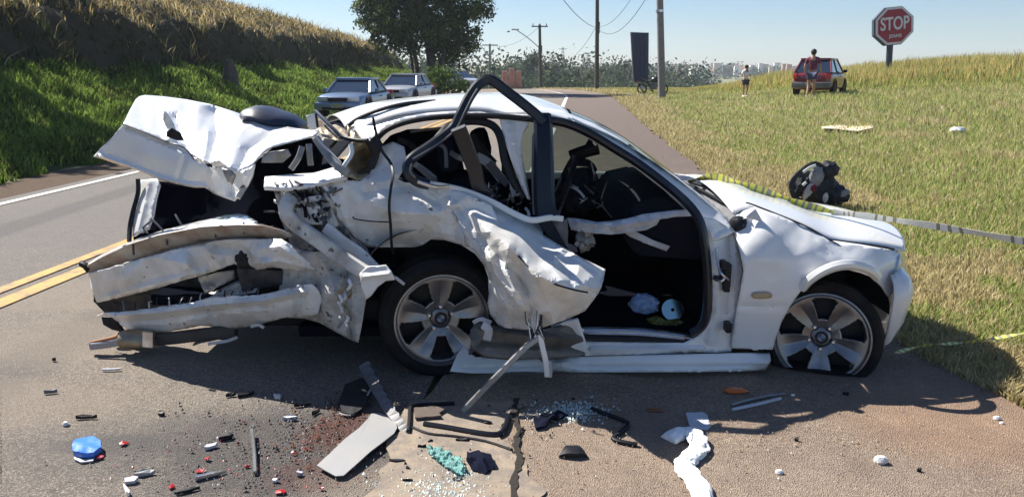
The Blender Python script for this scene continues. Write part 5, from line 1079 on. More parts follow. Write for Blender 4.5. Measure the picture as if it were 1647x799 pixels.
# boot cavity: black liner box
cav = [(225, 300), (240, 290), (330, 298), (380, 320), (410, 262), (440, 236), (500, 222), (520, 240), (512, 290), (470, 330), (462, 370), (420, 358), (330, 358), (270, 366), (215, 385), (212, 340)]
sheet('boot_lining', cav, [(230, 330, 4.830), (350, 330, 4.980), (450, 300, 4.730), (500, 240, 4.580), (440, 240, 4.680), (410, 350, 4.630), (220, 380, 4.580)], CARPET, 10, amp=.03, thick=.01)
wbox('boot_floor', (-1.95, 4.0, .30), (-1.1, 5.35, .36), CARPET)
sheet('boot_lamp_recess', [(424, 246), (462, 240), (468, 250), (455, 262), (420, 262)], [(440, 250, 4.1)], INNER, 5, amp=.01)
ls = sheet('tail_lamp_housing', [(222, 290), (252, 287), (256, 298), (250, 320), (246, 345), (238, 368), (214, 380), (213, 350), (222, 320)], [(230, 295, 4.2), (215, 375, 4.06), (252, 300, 4.12), (245, 350, 4.02)], PAINTD, 5, crease=[([(240, 292), (232, 330), (222, 372)], .025, 9)], thick=.01)
bar('housing_seal', [(222, 288, 4.18), (222, 310, 4.16), (214, 340, 4.12), (209, 365, 4.08), (208, 388, 4.03)], .022, .02, BLACK, parent=ls)
for pth in ([(243, 352, 4.0), (252, 360, 3.98), (262, 371, 3.96)], [(238, 375, 3.96), (230, 366, 3.98), (248, 352, 4.0)], [(282, 345, 4.0), (286, 352, 3.98), (292, 362, 3.96)]): bar('torn_strip', pth, .01, .008, GREYP, sm_=2)
def DY(x): return .24*max(0, min(1, (560-x)/300))
# ---- rear bumper, stove in
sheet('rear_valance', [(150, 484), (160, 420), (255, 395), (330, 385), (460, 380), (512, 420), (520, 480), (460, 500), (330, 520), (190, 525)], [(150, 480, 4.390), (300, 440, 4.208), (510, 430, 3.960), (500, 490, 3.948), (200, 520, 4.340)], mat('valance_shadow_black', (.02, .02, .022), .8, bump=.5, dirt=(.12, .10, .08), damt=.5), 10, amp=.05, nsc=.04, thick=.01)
shelf = sheet('bumper_top', [(140, 424), (165, 408), (200, 392), (232, 380), (268, 368), (300, 360), (336, 352), (362, 346), (384, 344), (398, 346), (414, 356), (416, 362), (380, 361), (324, 364), (255, 377), (204, 393), (160, 414), (142, 428)], [(142, 426, 4.220), (204, 393, 4.060), (255, 377, 4.000), (324, 364, 3.909), (414, 360, 3.857), (268, 368, 4.154), (384, 345, 4.141), (200, 390, 4.180)], PAINT, 5, amp=.008, crease=[([(330, 356), (390, 350)], -.03, 9)], thick=.008)
band = sheet('bumper_band', [(140, 428), (160, 416), (204, 395), (255, 379), (324, 366), (380, 363), (420, 364), (452, 372), (470, 380), (458, 384), (410, 382), (360, 384), (300, 394), (240, 410), (180, 428), (142, 438)], [(142, 432, 4.180), (204, 404, 4.030), (255, 390, 3.970), (324, 375, 3.879), (380, 372, 3.834), (460, 380, 3.820)], mat('taped_bumper_plastic', (.50, .46, .40), .5, dirt=(.24, .11, .05), dscale=6, damt=.9), 5, amp=.004, thick=.01)
bar('bumper_band_seam', [(142, 427, 4.180), (160, 416, 4.120), (204, 395, 4.020), (255, 379, 3.960), (324, 365.5, 3.869), (380, 363, 3.824), (440, 365, 3.796)], .008, .008, mat('brown_sealer', (.12, .05, .03), .8), parent=band)
bar('bumper_band_seam', [(142, 438, 4.170), (180, 429, 4.060), (240, 411, 3.980), (300, 395, 3.898), (360, 385, 3.830), (410, 383, 3.790)], .006, .006, GREYP, parent=band)
for x, y in ((268, 384), (346, 372), (392, 366), (214, 400)): bar('bumper_band_seam', [(x, y-8, 3.72+DY(x)), (x+1, y+10, 3.70+DY(x))], .004, .02, GREYP, parent=band, sm_=0)
sheet('rear_bumper', [(142, 439), (180, 430), (240, 412), (300, 396), (360, 386), (410, 384), (452, 384), (468, 394), (480, 408), (498, 422), (510, 436), (480, 436), (440, 430), (414, 434), (398, 424), (388, 428), (376, 424), (356, 432), (323, 443), (290, 452), (255, 463), (225, 470), (198, 477), (156, 487), (148, 465)],
      [(142, 442, 4.180), (156, 484, 4.220), (240, 412, 3.980), (225, 468, 4.060), (300, 400, 3.908), (323, 440, 3.950), (300, 425, 3.848), (200, 450, 3.980), (360, 390, 3.840), (356, 430, 3.923), (430, 390, 3.784), (430, 428, 3.824), (440, 408, 3.696), (505, 434, 3.744)], PAINTD, 5,
      crease=[([(190, 436), (188, 460), (196, 474)], -.03, 12), ([(345, 396), (376, 400), (392, 408), (390, 424)], -.05, 12), ([(330, 400), (352, 420), (354, 430)], .03, 12), ([(400, 386), (404, 405), (425, 424)], .05, 14), ([(420, 400), (450, 396), (490, 424)], .035, 12), ([(405, 424), (450, 420), (500, 432)], .03, 7), ([(170, 478), (255, 455), (330, 436)], .035, 9)], amp=.003, nsc=.025, seed=31, thick=.006, ang=15, ragged=.6, facet=(.008, 46, .003, 18), hard=.6)
hole_ = blobo('bumper_hole', P(389, 418, 3.797), .035, (.9, .35, 1.1), BLACK, .6, 6); W_(hole_)
sheet('bumper_foam', [(262, 472), (275, 462), (300, 464), (310, 478), (345, 468), (380, 452), (420, 448), (410, 470), (340, 484), (270, 492)], [(270, 480, 4.152), (340, 470, 4.056), (415, 455, 3.976)], PAINTG, 5, amp=.03, nsc=.06, seed=9)
sheet('bumper_foam', [(318, 446), (350, 438), (376, 434), (378, 448), (350, 462), (330, 474)], [(350, 450, 4.028)], INNER, 5, amp=.02)
sheet('bumper_foam', [(380, 432), (430, 434), (500, 440), (512, 446), (500, 454), (430, 462), (390, 470)], [(400, 450, 3.928), (490, 446, 3.816)], mat('dirty_foam', (.05, .045, .045), .9, bump=.6, dirt=(.3, .26, .22), damt=.6), 5, amp=.03, seed=19)
lip = sheet('bumper_lower_lip', [(154, 508), (176, 502), (190, 502), (230, 497), (272, 491), (310, 486), (342, 478), (380, 476), (416, 474), (440, 470), (460, 464), (480, 459), (502, 457), (512, 466), (519, 482), (510, 508), (480, 510), (456, 511), (430, 518), (408, 524), (380, 528), (352, 530), (338, 524), (322, 524), (290, 530), (255, 536), (224, 541), (206, 532), (190, 518), (176, 508)],
      [(156, 508, 4.200), (230, 500, 4.020), (224, 538, 4.160), (272, 494, 3.970), (342, 482, 3.874), (340, 522, 4.016), (416, 478, 3.795), (410, 520, 3.920), (480, 464, 3.744), (510, 504, 3.780), (300, 505, 3.908), (400, 500, 3.808), (460, 490, 3.720)], PAINTD, 5,
      crease=[([(180, 508), (260, 502), (340, 490), (420, 484), (490, 468)], .045, 8), ([(190, 518), (270, 513), (350, 500), (430, 490)], -.03, 7), ([(330, 492), (352, 510), (356, 528)], -.02, 10), ([(480, 462), (486, 490), (480, 508)], -.03, 12)], amp=.003, nsc=.04, seed=41, thick=.006, ragged=.7, ang=16, facet=(.012, 26))
for k in range(13):
    x = 205+k*17+random.uniform(-7, 7); y = 497-(x-205)*.115; bar('torn_clip', [(x, y+2, 3.72+DY(x)), (x+random.uniform(-2, 3), y-random.uniform(3, 9), 3.72+DY(x)), (x+random.uniform(-3, 6), y-random.uniform(6, 14), 3.75+DY(x))], random.uniform(.004, .010), .006, random.choice([PAINT, PALEF, GREYP, BLACK, PALEF]), sm_=2)
sheet('bumper_bracket', [(163, 510), (181, 510), (190, 520), (198, 534), (180, 530), (166, 522)], [(180, 520, 4.220)], BLACK, 4, amp=.01, thick=.02)
bar('number_plate_clip', [(131, 424, 4.210), (137, 427, 4.190), (143, 434, 4.180)], .035, .03, BLACK, sm_=2)
bar('crash_beam', [(218, 548, 4.100), (280, 543, 4.064), (340, 536, 4.016), (380, 536, 4.004)], .065, .05, mat('grimy_underside', (.09, .08, .07), .8, bump=.5, dirt=(.02, .02, .02), damt=.8), sm_=4, c=.2)
# silencer and torn tail pipe ends
bm = bmesh.new(); sweep_bm(bm, catmull([P(196, 545, 4.060), P(208, 545, 4.060), P(230, 546, 4.060), P(250, 545, 4.060)], 4), circ(.055, 14, .07), Vector((0, 1, 0)), widths=lambda t: .72+.3*math.sin(math.pi*min(1, t*.8+.1))); bmesh.ops.recalc_face_normals(bm, faces=bm.faces); W_(from_bm('silencer', bm, mat('sooty_silencer', (.38, .32, .22), .4, metal=.6, dirt=(.10, .06, .04), dscale=7, damt=.8)))
bar('silencer_bracket', [(238, 534, 4.000), (238, 558, 4.000)], .06, .01, STEEL, sm_=0)
bar('tail_pipe', [(146, 556, 4.060), (170, 553, 4.060), (200, 548, 4.080)], .045, .03, mat('blued_steel', (.30, .33, .42), .3, metal=.7), sm_=2); bar('torn_pipe', [(146, 551, 4.040), (170, 546, 4.040), (188, 541, 4.040), (194, 534, 4.060)], .018, .014, mat('rusty_orange_metal', (.45, .18, .07), .6, dirt=(.15, .1, .08), damt=.5), sm_=3); bar('torn_pipe', [(146, 553, 4.030), (175, 550, 4.030)], .01, .01, PALEF, sm_=0)
for pth in ([(335, 553, 3.940), (352, 550, 3.926), (366, 548, 3.915), (382, 542, 3.922)], [(404, 525, 3.865), (416, 522, 3.845), (424, 527, 3.849)], [(168, 596, 3.740), (182, 596, 3.740), (196, 596, 3.740)]):
    if pth[0][0] != 168: bar('torn_clip', pth, .016, .01, PALEF, sm_=2)
# underbody: rear subframe and dark belly so no light leaks below
wbox('rear_subframe', (-1.6, 4.05, .16), (-.55, 5.2, .32), BLACK, .03)
wbox('front_subframe', (1.1, 4.2, .14), (1.9, 5.1, .26), BLACK, .03)
for x in (P(706, 500, 3.9).x, P(1322, 535, 3.9).x):
    bm = bmesh.new(); lathe_bm(bm, [(.20, -.1), (.30, -.1), (.31, -.06), (.31, .06), (.30, .1), (.20, .1)], 28, Matrix.Translation((x, 5.28, .31)) @ Matrix.Rotation(R(90), 4, 'X'), closed=True); W_(from_bm('tyre', bm, RUBBER))
# ---- trunk lid, torn up
lid = sheet('trunk_lid', [(198, 199), (208, 178), (218, 160), (224, 155), (233, 153), (262, 155), (300, 160), (336, 167), (372, 178), (407, 190), (440, 200), (475, 206), (500, 209), (512, 211), (506, 218), (492, 222), (465, 229), (438, 236), (424, 244), (414, 256), (404, 266), (392, 272), (380, 276), (366, 268), (352, 258), (338, 262), (322, 256), (313, 250), (304, 247), (296, 236), (280, 230), (265, 225), (235, 213)],
      [(198, 199, 4.430), (224, 155, 5.080), (262, 155, 5.110), (336, 167, 5.080), (407, 190, 4.980), (475, 206, 4.730), (510, 212, 4.530), (265, 224, 4.390), (304, 246, 4.310), (380, 275, 4.050), (424, 243, 4.310), (465, 229, 4.410), (350, 215, 4.630), (300, 200, 4.710), (440, 215, 4.630), (350, 255, 4.250)], PAINT, 5,
      crease=[([(366, 262), (372, 240), (392, 208), (410, 196)], .12, 30), ([(350, 250), (352, 225), (346, 205), (345, 180)], -.10, 26), ([(335, 212), (333, 232), (330, 250)], .05, 11), ([(283, 190), (292, 218), (304, 240)], -.07, 12), ([(262, 185), (268, 205), (272, 222)], .05, 10), ([(300, 175), (330, 190), (352, 180)], -.03, 16), ([(385, 270), (400, 240), (430, 220)], -.05, 14), ([(250, 168), (250, 180), (258, 190)], -.015, 6)], amp=.004, nsc=.025, seed=51, thick=.006, ang=20, facet=(.012, 46, .003, 20), hard=.7)
sheet('lid_tear', [(265, 178), (272, 186), (280, 200), (284, 214), (276, 210), (268, 206), (262, 192)], [(272, 195, 4.410)], PAINTD, 4, amp=.01, parent=lid); sheet('lid_tear', [(268, 212), (276, 206), (290, 214), (296, 226), (284, 226), (268, 220)], [(280, 216, 4.350)], BLACK, 4, amp=.02, parent=lid)
rear_face = sheet('trunk_lid_rear_face', [(198, 200), (235, 215), (265, 227), (282, 232), (296, 238), (304, 249), (320, 262), (340, 268), (356, 266), (374, 276), (390, 274), (400, 270), (410, 264), (406, 282), (398, 300), (390, 310), (378, 324), (360, 318), (343, 311), (330, 302), (312, 302), (296, 299), (275, 294), (255, 289), (232, 279), (206, 269), (181, 262), (165, 256), (150, 252), (160, 240), (176, 226)],
      [(198, 201, 4.430), (150, 252, 4.450), (265, 228, 4.380), (181, 262, 4.450), (255, 289, 4.390), (304, 250, 4.290), (330, 301, 4.290), (378, 323, 4.130), (390, 280, 4.070), (340, 275, 4.210), (240, 250, 4.370), (300, 275, 4.290)], PAINT, 5,
      crease=[([(205, 206), (260, 226), (300, 244)], -.03, 5), ([(160, 251), (210, 268), (255, 286), (300, 297), (330, 300)], .03, 7), ([(300, 248), (290, 275), (285, 294)], -.02, 8), ([(345, 268), (340, 285), (350, 310)], .03, 10), ([(355, 262), (366, 290), (372, 310)], -.05, 10), ([(388, 278), (384, 300), (378, 320)], .04, 8)], amp=.002, nsc=.03, seed=61, thick=.006, ang=18, facet=(.006, 50))
sheet('lid_tear', [(356, 270), (372, 274), (380, 282), (374, 298), (366, 292), (360, 280)], [(370, 288, 4.030)], INNER, 4, amp=.02, parent=rear_face); sheet('lid_tear', [(330, 262), (340, 264), (342, 270), (334, 268)], [(335, 266, 4.170)], BLACK, 4, parent=rear_face)
bar('lid_seam', [(198, 200, 4.410), (235, 214, 4.380), (265, 227, 4.360), (296, 238, 4.300), (312, 256, 4.250)], .006, .008, GREYP, parent=rear_face)
bar('lid_edge', [(405, 268, 4.130), (402, 285, 4.110), (392, 302, 4.070), (382, 318, 4.030)], .03, .02, PAINTG, parent=rear_face, sm_=3)

# ================================================================== loose things
def place(o, label, cat, group=None): return tag(o, label, cat, group)
def flat(name, pts, m, z=.006, th=.006, tilt=None, bow=0, wob=.3, label=None, cat=None, par=None):
    """a thin plate lying on the road: outline in the photograph, dropped on the ground"""
    o = dens(pts, 4, True); w3 = [G(x, y) for x, y in o]; c = sum(w3, Vector())/len(w3); loc = Vector((c.x, c.y, 0)); bm = bmesh.new(); T = []; Bt = []
    L_ = max((p-c).length for p in w3)
    inner = [[p.lerp(c, t) for p in w3] for t in (0, .35, .7)]
    rings = []
    for ring in inner:
        r_ = []
        for p in ring:
            d = (p-c).length/L_; h_ = z+th+bow*(1-d*d)+wob*th*noise.noise(Vector((p.x*30, p.y*30, 2)))
            if tilt: h_ += max(0, tilt[2]*(((p-c).x*tilt[0]+(p-c).y*tilt[1])/L_+1)*.5)
            r_.append(bm.verts.new(Vector((p.x, p.y, h_))-loc))
        rings.append(r_)
    n = len(w3); bot = [bm.verts.new(Vector((v.co.x, v.co.y, v.co.z-th))) for v in rings[0]]
    for a, b in zip(rings[:-1], rings[1:]):
        for i in range(n): bm.faces.new((a[i], a[(i+1) % n], b[(i+1) % n], b[i]))
    bm.faces.new(rings[-1]); bm.faces.new(bot[::-1])
    for i in range(n): bm.faces.new((rings[0][i], bot[i], bot[(i+1) % n], rings[0][(i+1) % n]))
    bmesh.ops.recalc_face_normals(bm, faces=bm.faces); ob = from_bm(name, bm, m, par, ang=30); ob.location = loc
    if label: tag(ob, label, cat)
    return ob
def rod(name, pts, wd, dp, m, label=None, cat=None, sm_=3, c=.25):
    w3 = [G(q[0], q[1])+Vector((0, 0, q[2] if len(q) > 2 else dp/2+.006)) for q in pts]; loc = Vector((w3[0].x, w3[0].y, 0)); w3 = [p-loc for p in w3]
    if sm_: w3 = catmull(w3, sm_)
    bm = bmesh.new(); sweep_bm(bm, w3, rrect(wd, dp, c), Vector((0, 0, 1))); bmesh.ops.recalc_face_normals(bm, faces=bm.faces); o = from_bm(name, bm, m); o.location = loc
    if label: tag(o, label, cat)
    return o
def lump(name, px, py, rad, sc, m, label, cat, am=.35, fs=3, z=None, sub_=2):
    p = G(px, py); o = blobo(name, (0, 0, rad*sc[2]*.8 if z is None else z), rad, sc, m, am, fs, sub_); o.location = p; return tag(o, label, cat)
SEAL = 'debris'
bc = flat('plastic_cover', [(117, 727), (124, 717), (150, 712), (163, 720), (164, 730), (152, 739), (132, 741), (119, 736)], BLUEP, .012, .022, bow=.003, label='bright blue rounded plastic cover lying on the road at lower left', cat='plastic piece')
flat('rim_edge', [(120, 736), (132, 742), (152, 740), (150, 744), (130, 746), (120, 741)], PALEF, .004, .006, par=None).parent = None
o = bpy.data.objects['rim_edge']; tag(o, 'thin pale shard under the edge of the blue plastic cover', 'shard')
flat('frosted_panel', [(510, 756), (524, 764), (540, 772), (553, 771), (572, 757), (596, 737), (618, 720), (634, 706), (639, 696), (637, 684), (628, 674), (612, 668), (597, 669), (592, 680), (578, 698), (556, 716), (530, 740)], SILT, .008, .004, bow=.022, wob=.2, label='large frosted whitish plastic panel lying left of the faded strip', cat='plastic panel')
# serrated grey strip
w0 = G(588, 616); bm = bmesh.new(); A_ = [G(586, 618), G(604, 645), (G(624, 670)), G(644, 690), G(655, 701)]; A_ = catmull(A_, 6); ring = []
for i, p in enumerate(A_):
    t = i/(len(A_)-1); d = (A_[min(i+1, len(A_)-1)]-A_[max(i-1, 0)]).normalized(); n_ = Vector((-d.y, d.x, 0)); h_ = .10*(1-t)**1.5+.012; wv = (.022+.012*(i % 2))*(1-.5*t)
    ring.append([bm.verts.new(q-w0) for q in (p-n_*-.022*(1-.5*t)*-1+Vector((0, 0, h_-.01)), p+n_*wv+Vector((0, 0, h_+.012)), p+n_*wv+Vector((0, 0, h_+.004)), p-n_*.022*(1-.5*t)+Vector((0, 0, h_-.018)))])
for a, b in zip(ring[:-1], ring[1:]):
    for j in range(4): bm.faces.new((a[j], a[(j+1) % 4], b[(j+1) % 4], b[j]))
bm.faces.new(ring[0]); bm.faces.new(ring[-1][::-1]); bmesh.ops.recalc_face_normals(bm, faces=bm.faces); o = from_bm('serrated_strip', bm, GREYP, smooth=False); o.location = w0; tag(o, 'grey serrated plastic strip leaning above the frosted panel', 'plastic strip')
flat('panel_fragment', [(546, 655), (556, 634), (584, 626), (600, 642), (582, 664), (566, 671), (550, 668)], BLACK, .006, .008, tilt=(0, 1, .05), label='black plastic panel lying under the serrated grey strip', cat='plastic panel')
rod('trim_rod', [(546, 668), (566, 671), (582, 656), (598, 642, .06)], .010, .008, INNER, 'thin pale bent trim edge along the black plastic panel', 'trim strip')
flat('brown_plate', [(666, 664), (700, 661), (716, 666), (706, 672), (710, 677), (668, 680)], mat('brown_plastic', (.10, .075, .06), .6, bump=.2), .018, .01, label='flat brown plastic plate on the faded strip below the long stick', cat='plastic plate')
rod('rubber_seal', [(731, 654), (700, 656), (668, 658), (660, 664), (659, 680), (657, 700)], .018, .022, BLACK, 'black rubber seal bent in an L round the brown plate', 'rubber seal')
rod('rubber_seal', [(682, 687), (720, 693), (770, 702), (800, 704), (812, 694), (817, 678)], .024, .022, TRIM, 'long black rubber seal curving up at its right end near the crack', 'rubber seal')
rod('rubber_seal', [(664, 692), (690, 702), (730, 706), (780, 714), (822, 728)], .012, .014, BLACK, 'thin black rubber seal running below the long curved seal to the crack', 'rubber seal')
rod('bent_black_rod', [(951, 661), (975, 670), (1009, 684), (1000, 698), (986, 709), (1004, 716), (1025, 719)], .020, .016, BLACK, 'black zigzag bent plastic rod below the sill shadow', 'plastic rod')
rod('metal_strip', [(406, 701, .03), (409, 730, .022), (411, 764, .012)], .016, .014, STEEL, 'narrow shiny metal strip standing out upright-looking among the left fragments', 'metal strip')
rod('thin_strip', [(165, 597), (180, 597), (194, 596)], .012, .01, PALEF, 'short thin pale strip lying below the tail pipe', 'strip')
flat('card', [(1103, 666), (1130, 665), (1137, 669), (1143, 688), (1138, 693), (1116, 692), (1109, 688)], CARD, .006, .003, label='pale rectangular card with rounded corners lying in the car shadow', cat='card')
lump('amber_lens', 1182, 632, .042, (1.4, .6, .4), ORANGE, 'broken orange lamp lens lying in the shadow behind the front wheel', 'lamp lens', .5)
lump('amber_lens', 1052, 662, .025, (1.5, .6, .4), mat('dull_amber', (.2, .07, .02), .4), 'small dull orange lens shard in the shadow left of the pale card', 'lamp lens', .5)
for k, (pts, lab) in enumerate([([(1176, 655), (1200, 648), (1235, 640), (1262, 636)], 'upper pale grey splintered strip in the shadow behind the front wheel'), ([(1178, 662), (1206, 656), (1232, 650), (1255, 644)], 'lower pale grey splintered strip in the shadow behind the front wheel')]): rod('splintered_strip', pts, .016, .012, PALEF if k else INNER, lab, 'strip')
flat('black_triangle', [(899, 738), (912, 724), (918, 721), (930, 724), (944, 738), (925, 740)], BLACK, .006, .012, bow=.018, label='small dark triangular plastic piece on the brown shoulder', cat='plastic piece')
# teal glass sheet crumpled
bm = bmesh.new(); c0 = G(718, 748); N_ = 22
ol = [(684, 727), (706, 724), (724, 732), (744, 746), (752, 762), (742, 774), (728, 766), (712, 756), (692, 742)]
og = [G(*q) for q in ol]
gx = [p.x for p in og]; gy = [p.y for p in og]
vs = {}
for i in range(N_+1):
    for j in range(N_+1):
        x = min(gx)+(max(gx)-min(gx))*i/N_; y = min(gy)+(max(gy)-min(gy))*j/N_
        if inside(x, y, [(p.x, p.y) for p in og]): vs[i, j] = bm.verts.new(Vector((x, y, .02+.03*abs(noise.noise(Vector((x*22, y*22, 1))))+.012*noise.noise(Vector((x*60, y*60, 3)))))-Vector((c0.x, c0.y, 0)))
for (i, j) in list(vs):
    if all((i+a, j+b) in vs for a, b in ((1, 0), (1, 1), (0, 1))): bm.faces.new((vs[i, j], vs[i+1, j], vs[i+1, j+1], vs[i, j+1]))
TEAL = mat('crazed_teal_glass', (.30, .62, .56), .25, var=.35, vscale=90, bump=1, bscale=130)
o = from_bm('crumpled_glass', bm, TEAL, smooth=False); o.modifiers.new('thickness', 'SOLIDIFY').thickness = .006; o.location = (c0.x, c0.y, 0); tag(o, 'crumpled sheet of crazed teal safety glass on the faded strip', 'broken glass')
flat('black_cloth', [(752, 734), (770, 731), (790, 742), (796, 758), (780, 768), (760, 762), (750, 750)], CLOTH, .006, .012, bow=.02, wob=2, label='crumpled black scrap beside the teal glass near the crack', cat='scrap')
flat('black_cloth', [(862, 694), (858, 682), (876, 672), (915, 670), (906, 678), (884, 684), (876, 692)], CLOTH, .006, .01, bow=.015, wob=2, label='black torn scrap right of the crack below the car shadow', cat='scrap')
# twisted tissue paper
pth = catmull([G(1074, 711)+Vector((0, 0, .03)), G(1096, 703)+Vector((0, 0, .045)), G(1116, 708)+Vector((0, 0, .05)), G(1124, 726)+Vector((0, 0, .045)), G(1110, 741)+Vector((0, 0, .035)), G(1100, 754)+Vector((0, 0, .035)), G(1112, 772)+Vector((0, 0, .035)), G(1124, 790)+Vector((0, 0, .035)), G(1136, 830)+Vector((0, 0, .035))], 12)
c0 = Vector((pth[0].x, pth[0].y, 0)); bm = bmesh.new(); rings = []
for i, p in enumerate(pth):
    p.z *= .5
    t = (pth[min(i+1, len(pth)-1)]-pth[max(0, i-1)]).normalized(); sd = t.cross(Vector((0, 0, 1))).normalized(); r_ = []
    for k in range(30):
        a = 2*math.pi*k/30; rr = .036*(1+.22*noise.noise(Vector((i*.10, math.cos(a)*1.2, math.sin(a)*1.2)))+.22*math.sin(a*5+i*.12)*noise.noise(Vector((i*.15, 3, 1)))*2+.16*noise.noise(Vector((i*.4, math.cos(a)*4, math.sin(a)*4+7))))
        q = p+sd*rr*1.1*math.cos(a)+Vector((0, 0, 1))*rr*.55*math.sin(a); q.z = max(.008, q.z); r_.append(bm.verts.new(q-c0))
    rings.append(r_)
for a, b in zip(rings[:-1], rings[1:]):
    for k in range(30): bm.faces.new((a[k], a[(k+1) % 30], b[(k+1) % 30], b[k]))
bm.faces.new(rings[0][::-1]); bm.faces.new(rings[-1]); bmesh.ops.recalc_face_normals(bm, faces=bm.faces); o = from_bm('tissue_paper', bm, PAPER, ang=24); o.location = c0; tag(o, 'long twisted ribbon of white tissue paper lying at the bottom of the picture', 'paper')
for px, py, rd, lab in ((1416, 745, .024, 'larger white stone on the brown shoulder at lower right'), (1253, 762, .014, 'small white stone left of the larger white one'), (1603, 675, .014, 'small pale stone near the grass edge at far right'), (1611, 682, .009, 'tiny pale stone touching the small one near the grass edge'), (1275, 637, .009, 'tiny white stone at the edge of the car shadow under the front wheel'), (106, 684, .014, 'small pinkish-white stone alone on the left of the road')):
    lump('stone', px, py, rd, (1.1, .9, .8), STONE, lab, 'stone', .4)
for px, py, a, L_, wd, m_, lab in (
    (364, 706, .6, .07, .03, BLACK, 'black oblong shard in the left debris beside the upright metal strip'), (340, 721, .7, .06, .022, PALEF, 'pale angular shard left of the black oblong shard'), (336, 768, .55, .13, .018, STEEL, 'bright narrow trim strip at the lower left among red shards'),
    (396, 637, .45, .09, .022, BLACK, 'black wedge shard at the top of the left debris'), (371, 638, .45, .05, .012, BLACK, 'thin black splinter beside the black wedge shard'), (485, 654, .3, .08, .010, BLACK, 'thin black splinter left of the rusty stain'), (508, 666, 1.0, .06, .012, BLACK, 'thin black splinter standing across the rusty stain edge'),
    (137, 674, .1, .10, .010, BLACK, 'long thin black splinter alone above the blue cover'), (260, 668, 0, .035, .02, BLACK, 'small black nugget alone on the open road at left'), (82, 633, .3, .07, .008, GREYP, 'faint thin grey splinter at the far left of the road'), (87, 581, .2, .02, .015, BLACK, 'tiny black bit nearest the yellow lines'),
    (466, 675, -.1, .07, .03, PALEF, 'flat whitish shard right of the grey patch'), (446, 641, -.5, .045, .03, PALEF, 'white triangular shard at the top of the debris field'), (443, 775, 0, .03, .018, PAPER, 'small white oval chip at the bottom of the debris field'), (482, 765, .4, .03, .02, PALEF, 'small pinkish chip left of the frosted panel tip'),
    (212, 776, .4, .06, .04, PALEF, 'crumpled pale clip at the lower left below the blue cover'), (232, 764, .2, .08, .025, SILT, 'translucent whitish shard right of the crumpled pale clip'), (204, 792, -.9, .09, .015, PAPER, 'white narrow sliver at the very bottom left'), (300, 792, .5, .10, .014, BLACK, 'black splinter at the bottom edge below the trim strip'),
    (640, 745, .1, .07, .018, BLACK, 'black ragged scrap on the cream part of the strip'), (678, 722, .1, .04, .015, BLACK, 'black scrap just above the teal glass'), (692, 713, .5, .03, .012, BLACK, 'tiny black crumb above the teal glass'), (744, 712, -.05, .07, .014, BLACK, 'flat black fragment right above the teal glass sheet'), (656, 757, .5, .015, .015, BLACK, 'tiny black crumb below the ragged scrap'),
    (655, 777, 0, .04, .006, BLACK, 'thin black splinter at the bottom of the cream strip'), (735, 775, .3, .04, .03, BLACK, 'black knob at the lower end of the teal glass'), (785, 684, .1, .04, .022, BLACK, 'black ragged bit inside the curve of the long seal'), (837, 700, 1.3, .12, .012, BLACK, 'black splinter standing along the crack'), (1281, 710, .2, .018, .014, BLACK, 'small black crumb left of the larger white stone'),
    (1478, 759, .2, .02, .012, BLACK, 'dark crumb right of the larger white stone'), (1360, 636, -.6, .03, .01, BLACK, 'dark splinter at the shadow edge below the front wheel')):
    p = G(px, py); bm = bmesh.new(); n_ = random.randint(5, 7)
    top = []; bot = []
    for k in range(n_):
        t = 2*math.pi*k/n_; q = Vector((L_/2*math.cos(t)*random.uniform(.8, 1.1), wd/2*math.sin(t)*random.uniform(.7, 1.2), 0)); q.rotate(Matrix.Rotation(a, 3, 'Z')); hz = .008+random.uniform(.004, .016)
        top.append(bm.verts.new(q+Vector((0, 0, hz)))); bot.append(bm.verts.new(q+Vector((0, 0, .004))))
    bm.faces.new(top); bm.faces.new(bot[::-1])
    for k in range(n_): bm.faces.new((top[k], bot[k], bot[(k+1) % n_], top[(k+1) % n_]))
    bmesh.ops.recalc_face_normals(bm, faces=bm.faces); o = from_bm('shard', bm, m_, smooth=False); o.location = p; o['label'] = lab; o['category'] = 'shard'; o['group'] = 'loose shards on the road'
for px, py, sz, lab in ((153, 713, .028, 'red lens shard touching the top of the blue cover'), (197, 716, .032, 'largest red lens shard right of the blue cover'), (161, 738, .026, 'red lens shard at the lower right of the blue cover'), (322, 759, .034, 'largest red lens shard beside the bright trim strip'), (334, 740, .030, 'red lens shard just above the largest one by the trim strip'),
                    (393, 681, .018, 'red lens shard above the upright metal strip'), (383, 715, .012, 'small red lens shard left of the upright metal strip'), (398, 752, .020, 'red lens shard touching the foot of the upright metal strip'), (276, 785, .026, 'dark red lens shard at the bottom left corner of the debris'), (451, 794, .030, 'red lens shard at the bottom edge left of the frosted panel'),
                    (518, 788, .018, 'red lens shard just below the frosted panel tip'), (472, 731, .022, 'dull red lens shard on the rusty stain'), (494, 724, .014, 'small dull red lens shard right of the one on the stain')):
    p = G(px, py); bm = bmesh.new(); n_ = random.randint(4, 6); a0 = random.uniform(0, 6); T_ = [bm.verts.new((sz*random.uniform(.35, .95)*math.cos(a0+k*6.283/n_), sz*random.uniform(.3, .7)*math.sin(a0+k*6.283/n_), random.uniform(.006, .016))) for k in range(n_)]; B_ = [bm.verts.new((v.co.x, v.co.y, v.co.z-.004)) for v in T_]
    ct = bm.verts.new((0, 0, .014)); [bm.faces.new((T_[k], T_[(k+1) % n_], ct)) for k in range(n_)]; bm.faces.new(B_[::-1]); [bm.faces.new((T_[k], B_[k], B_[(k+1) % n_], T_[(k+1) % n_])) for k in range(n_)]
    o = from_bm('red_shard', bm, REDP, smooth=False); o.location = p; tag(o, lab, 'lens shard', 'red lens shards')
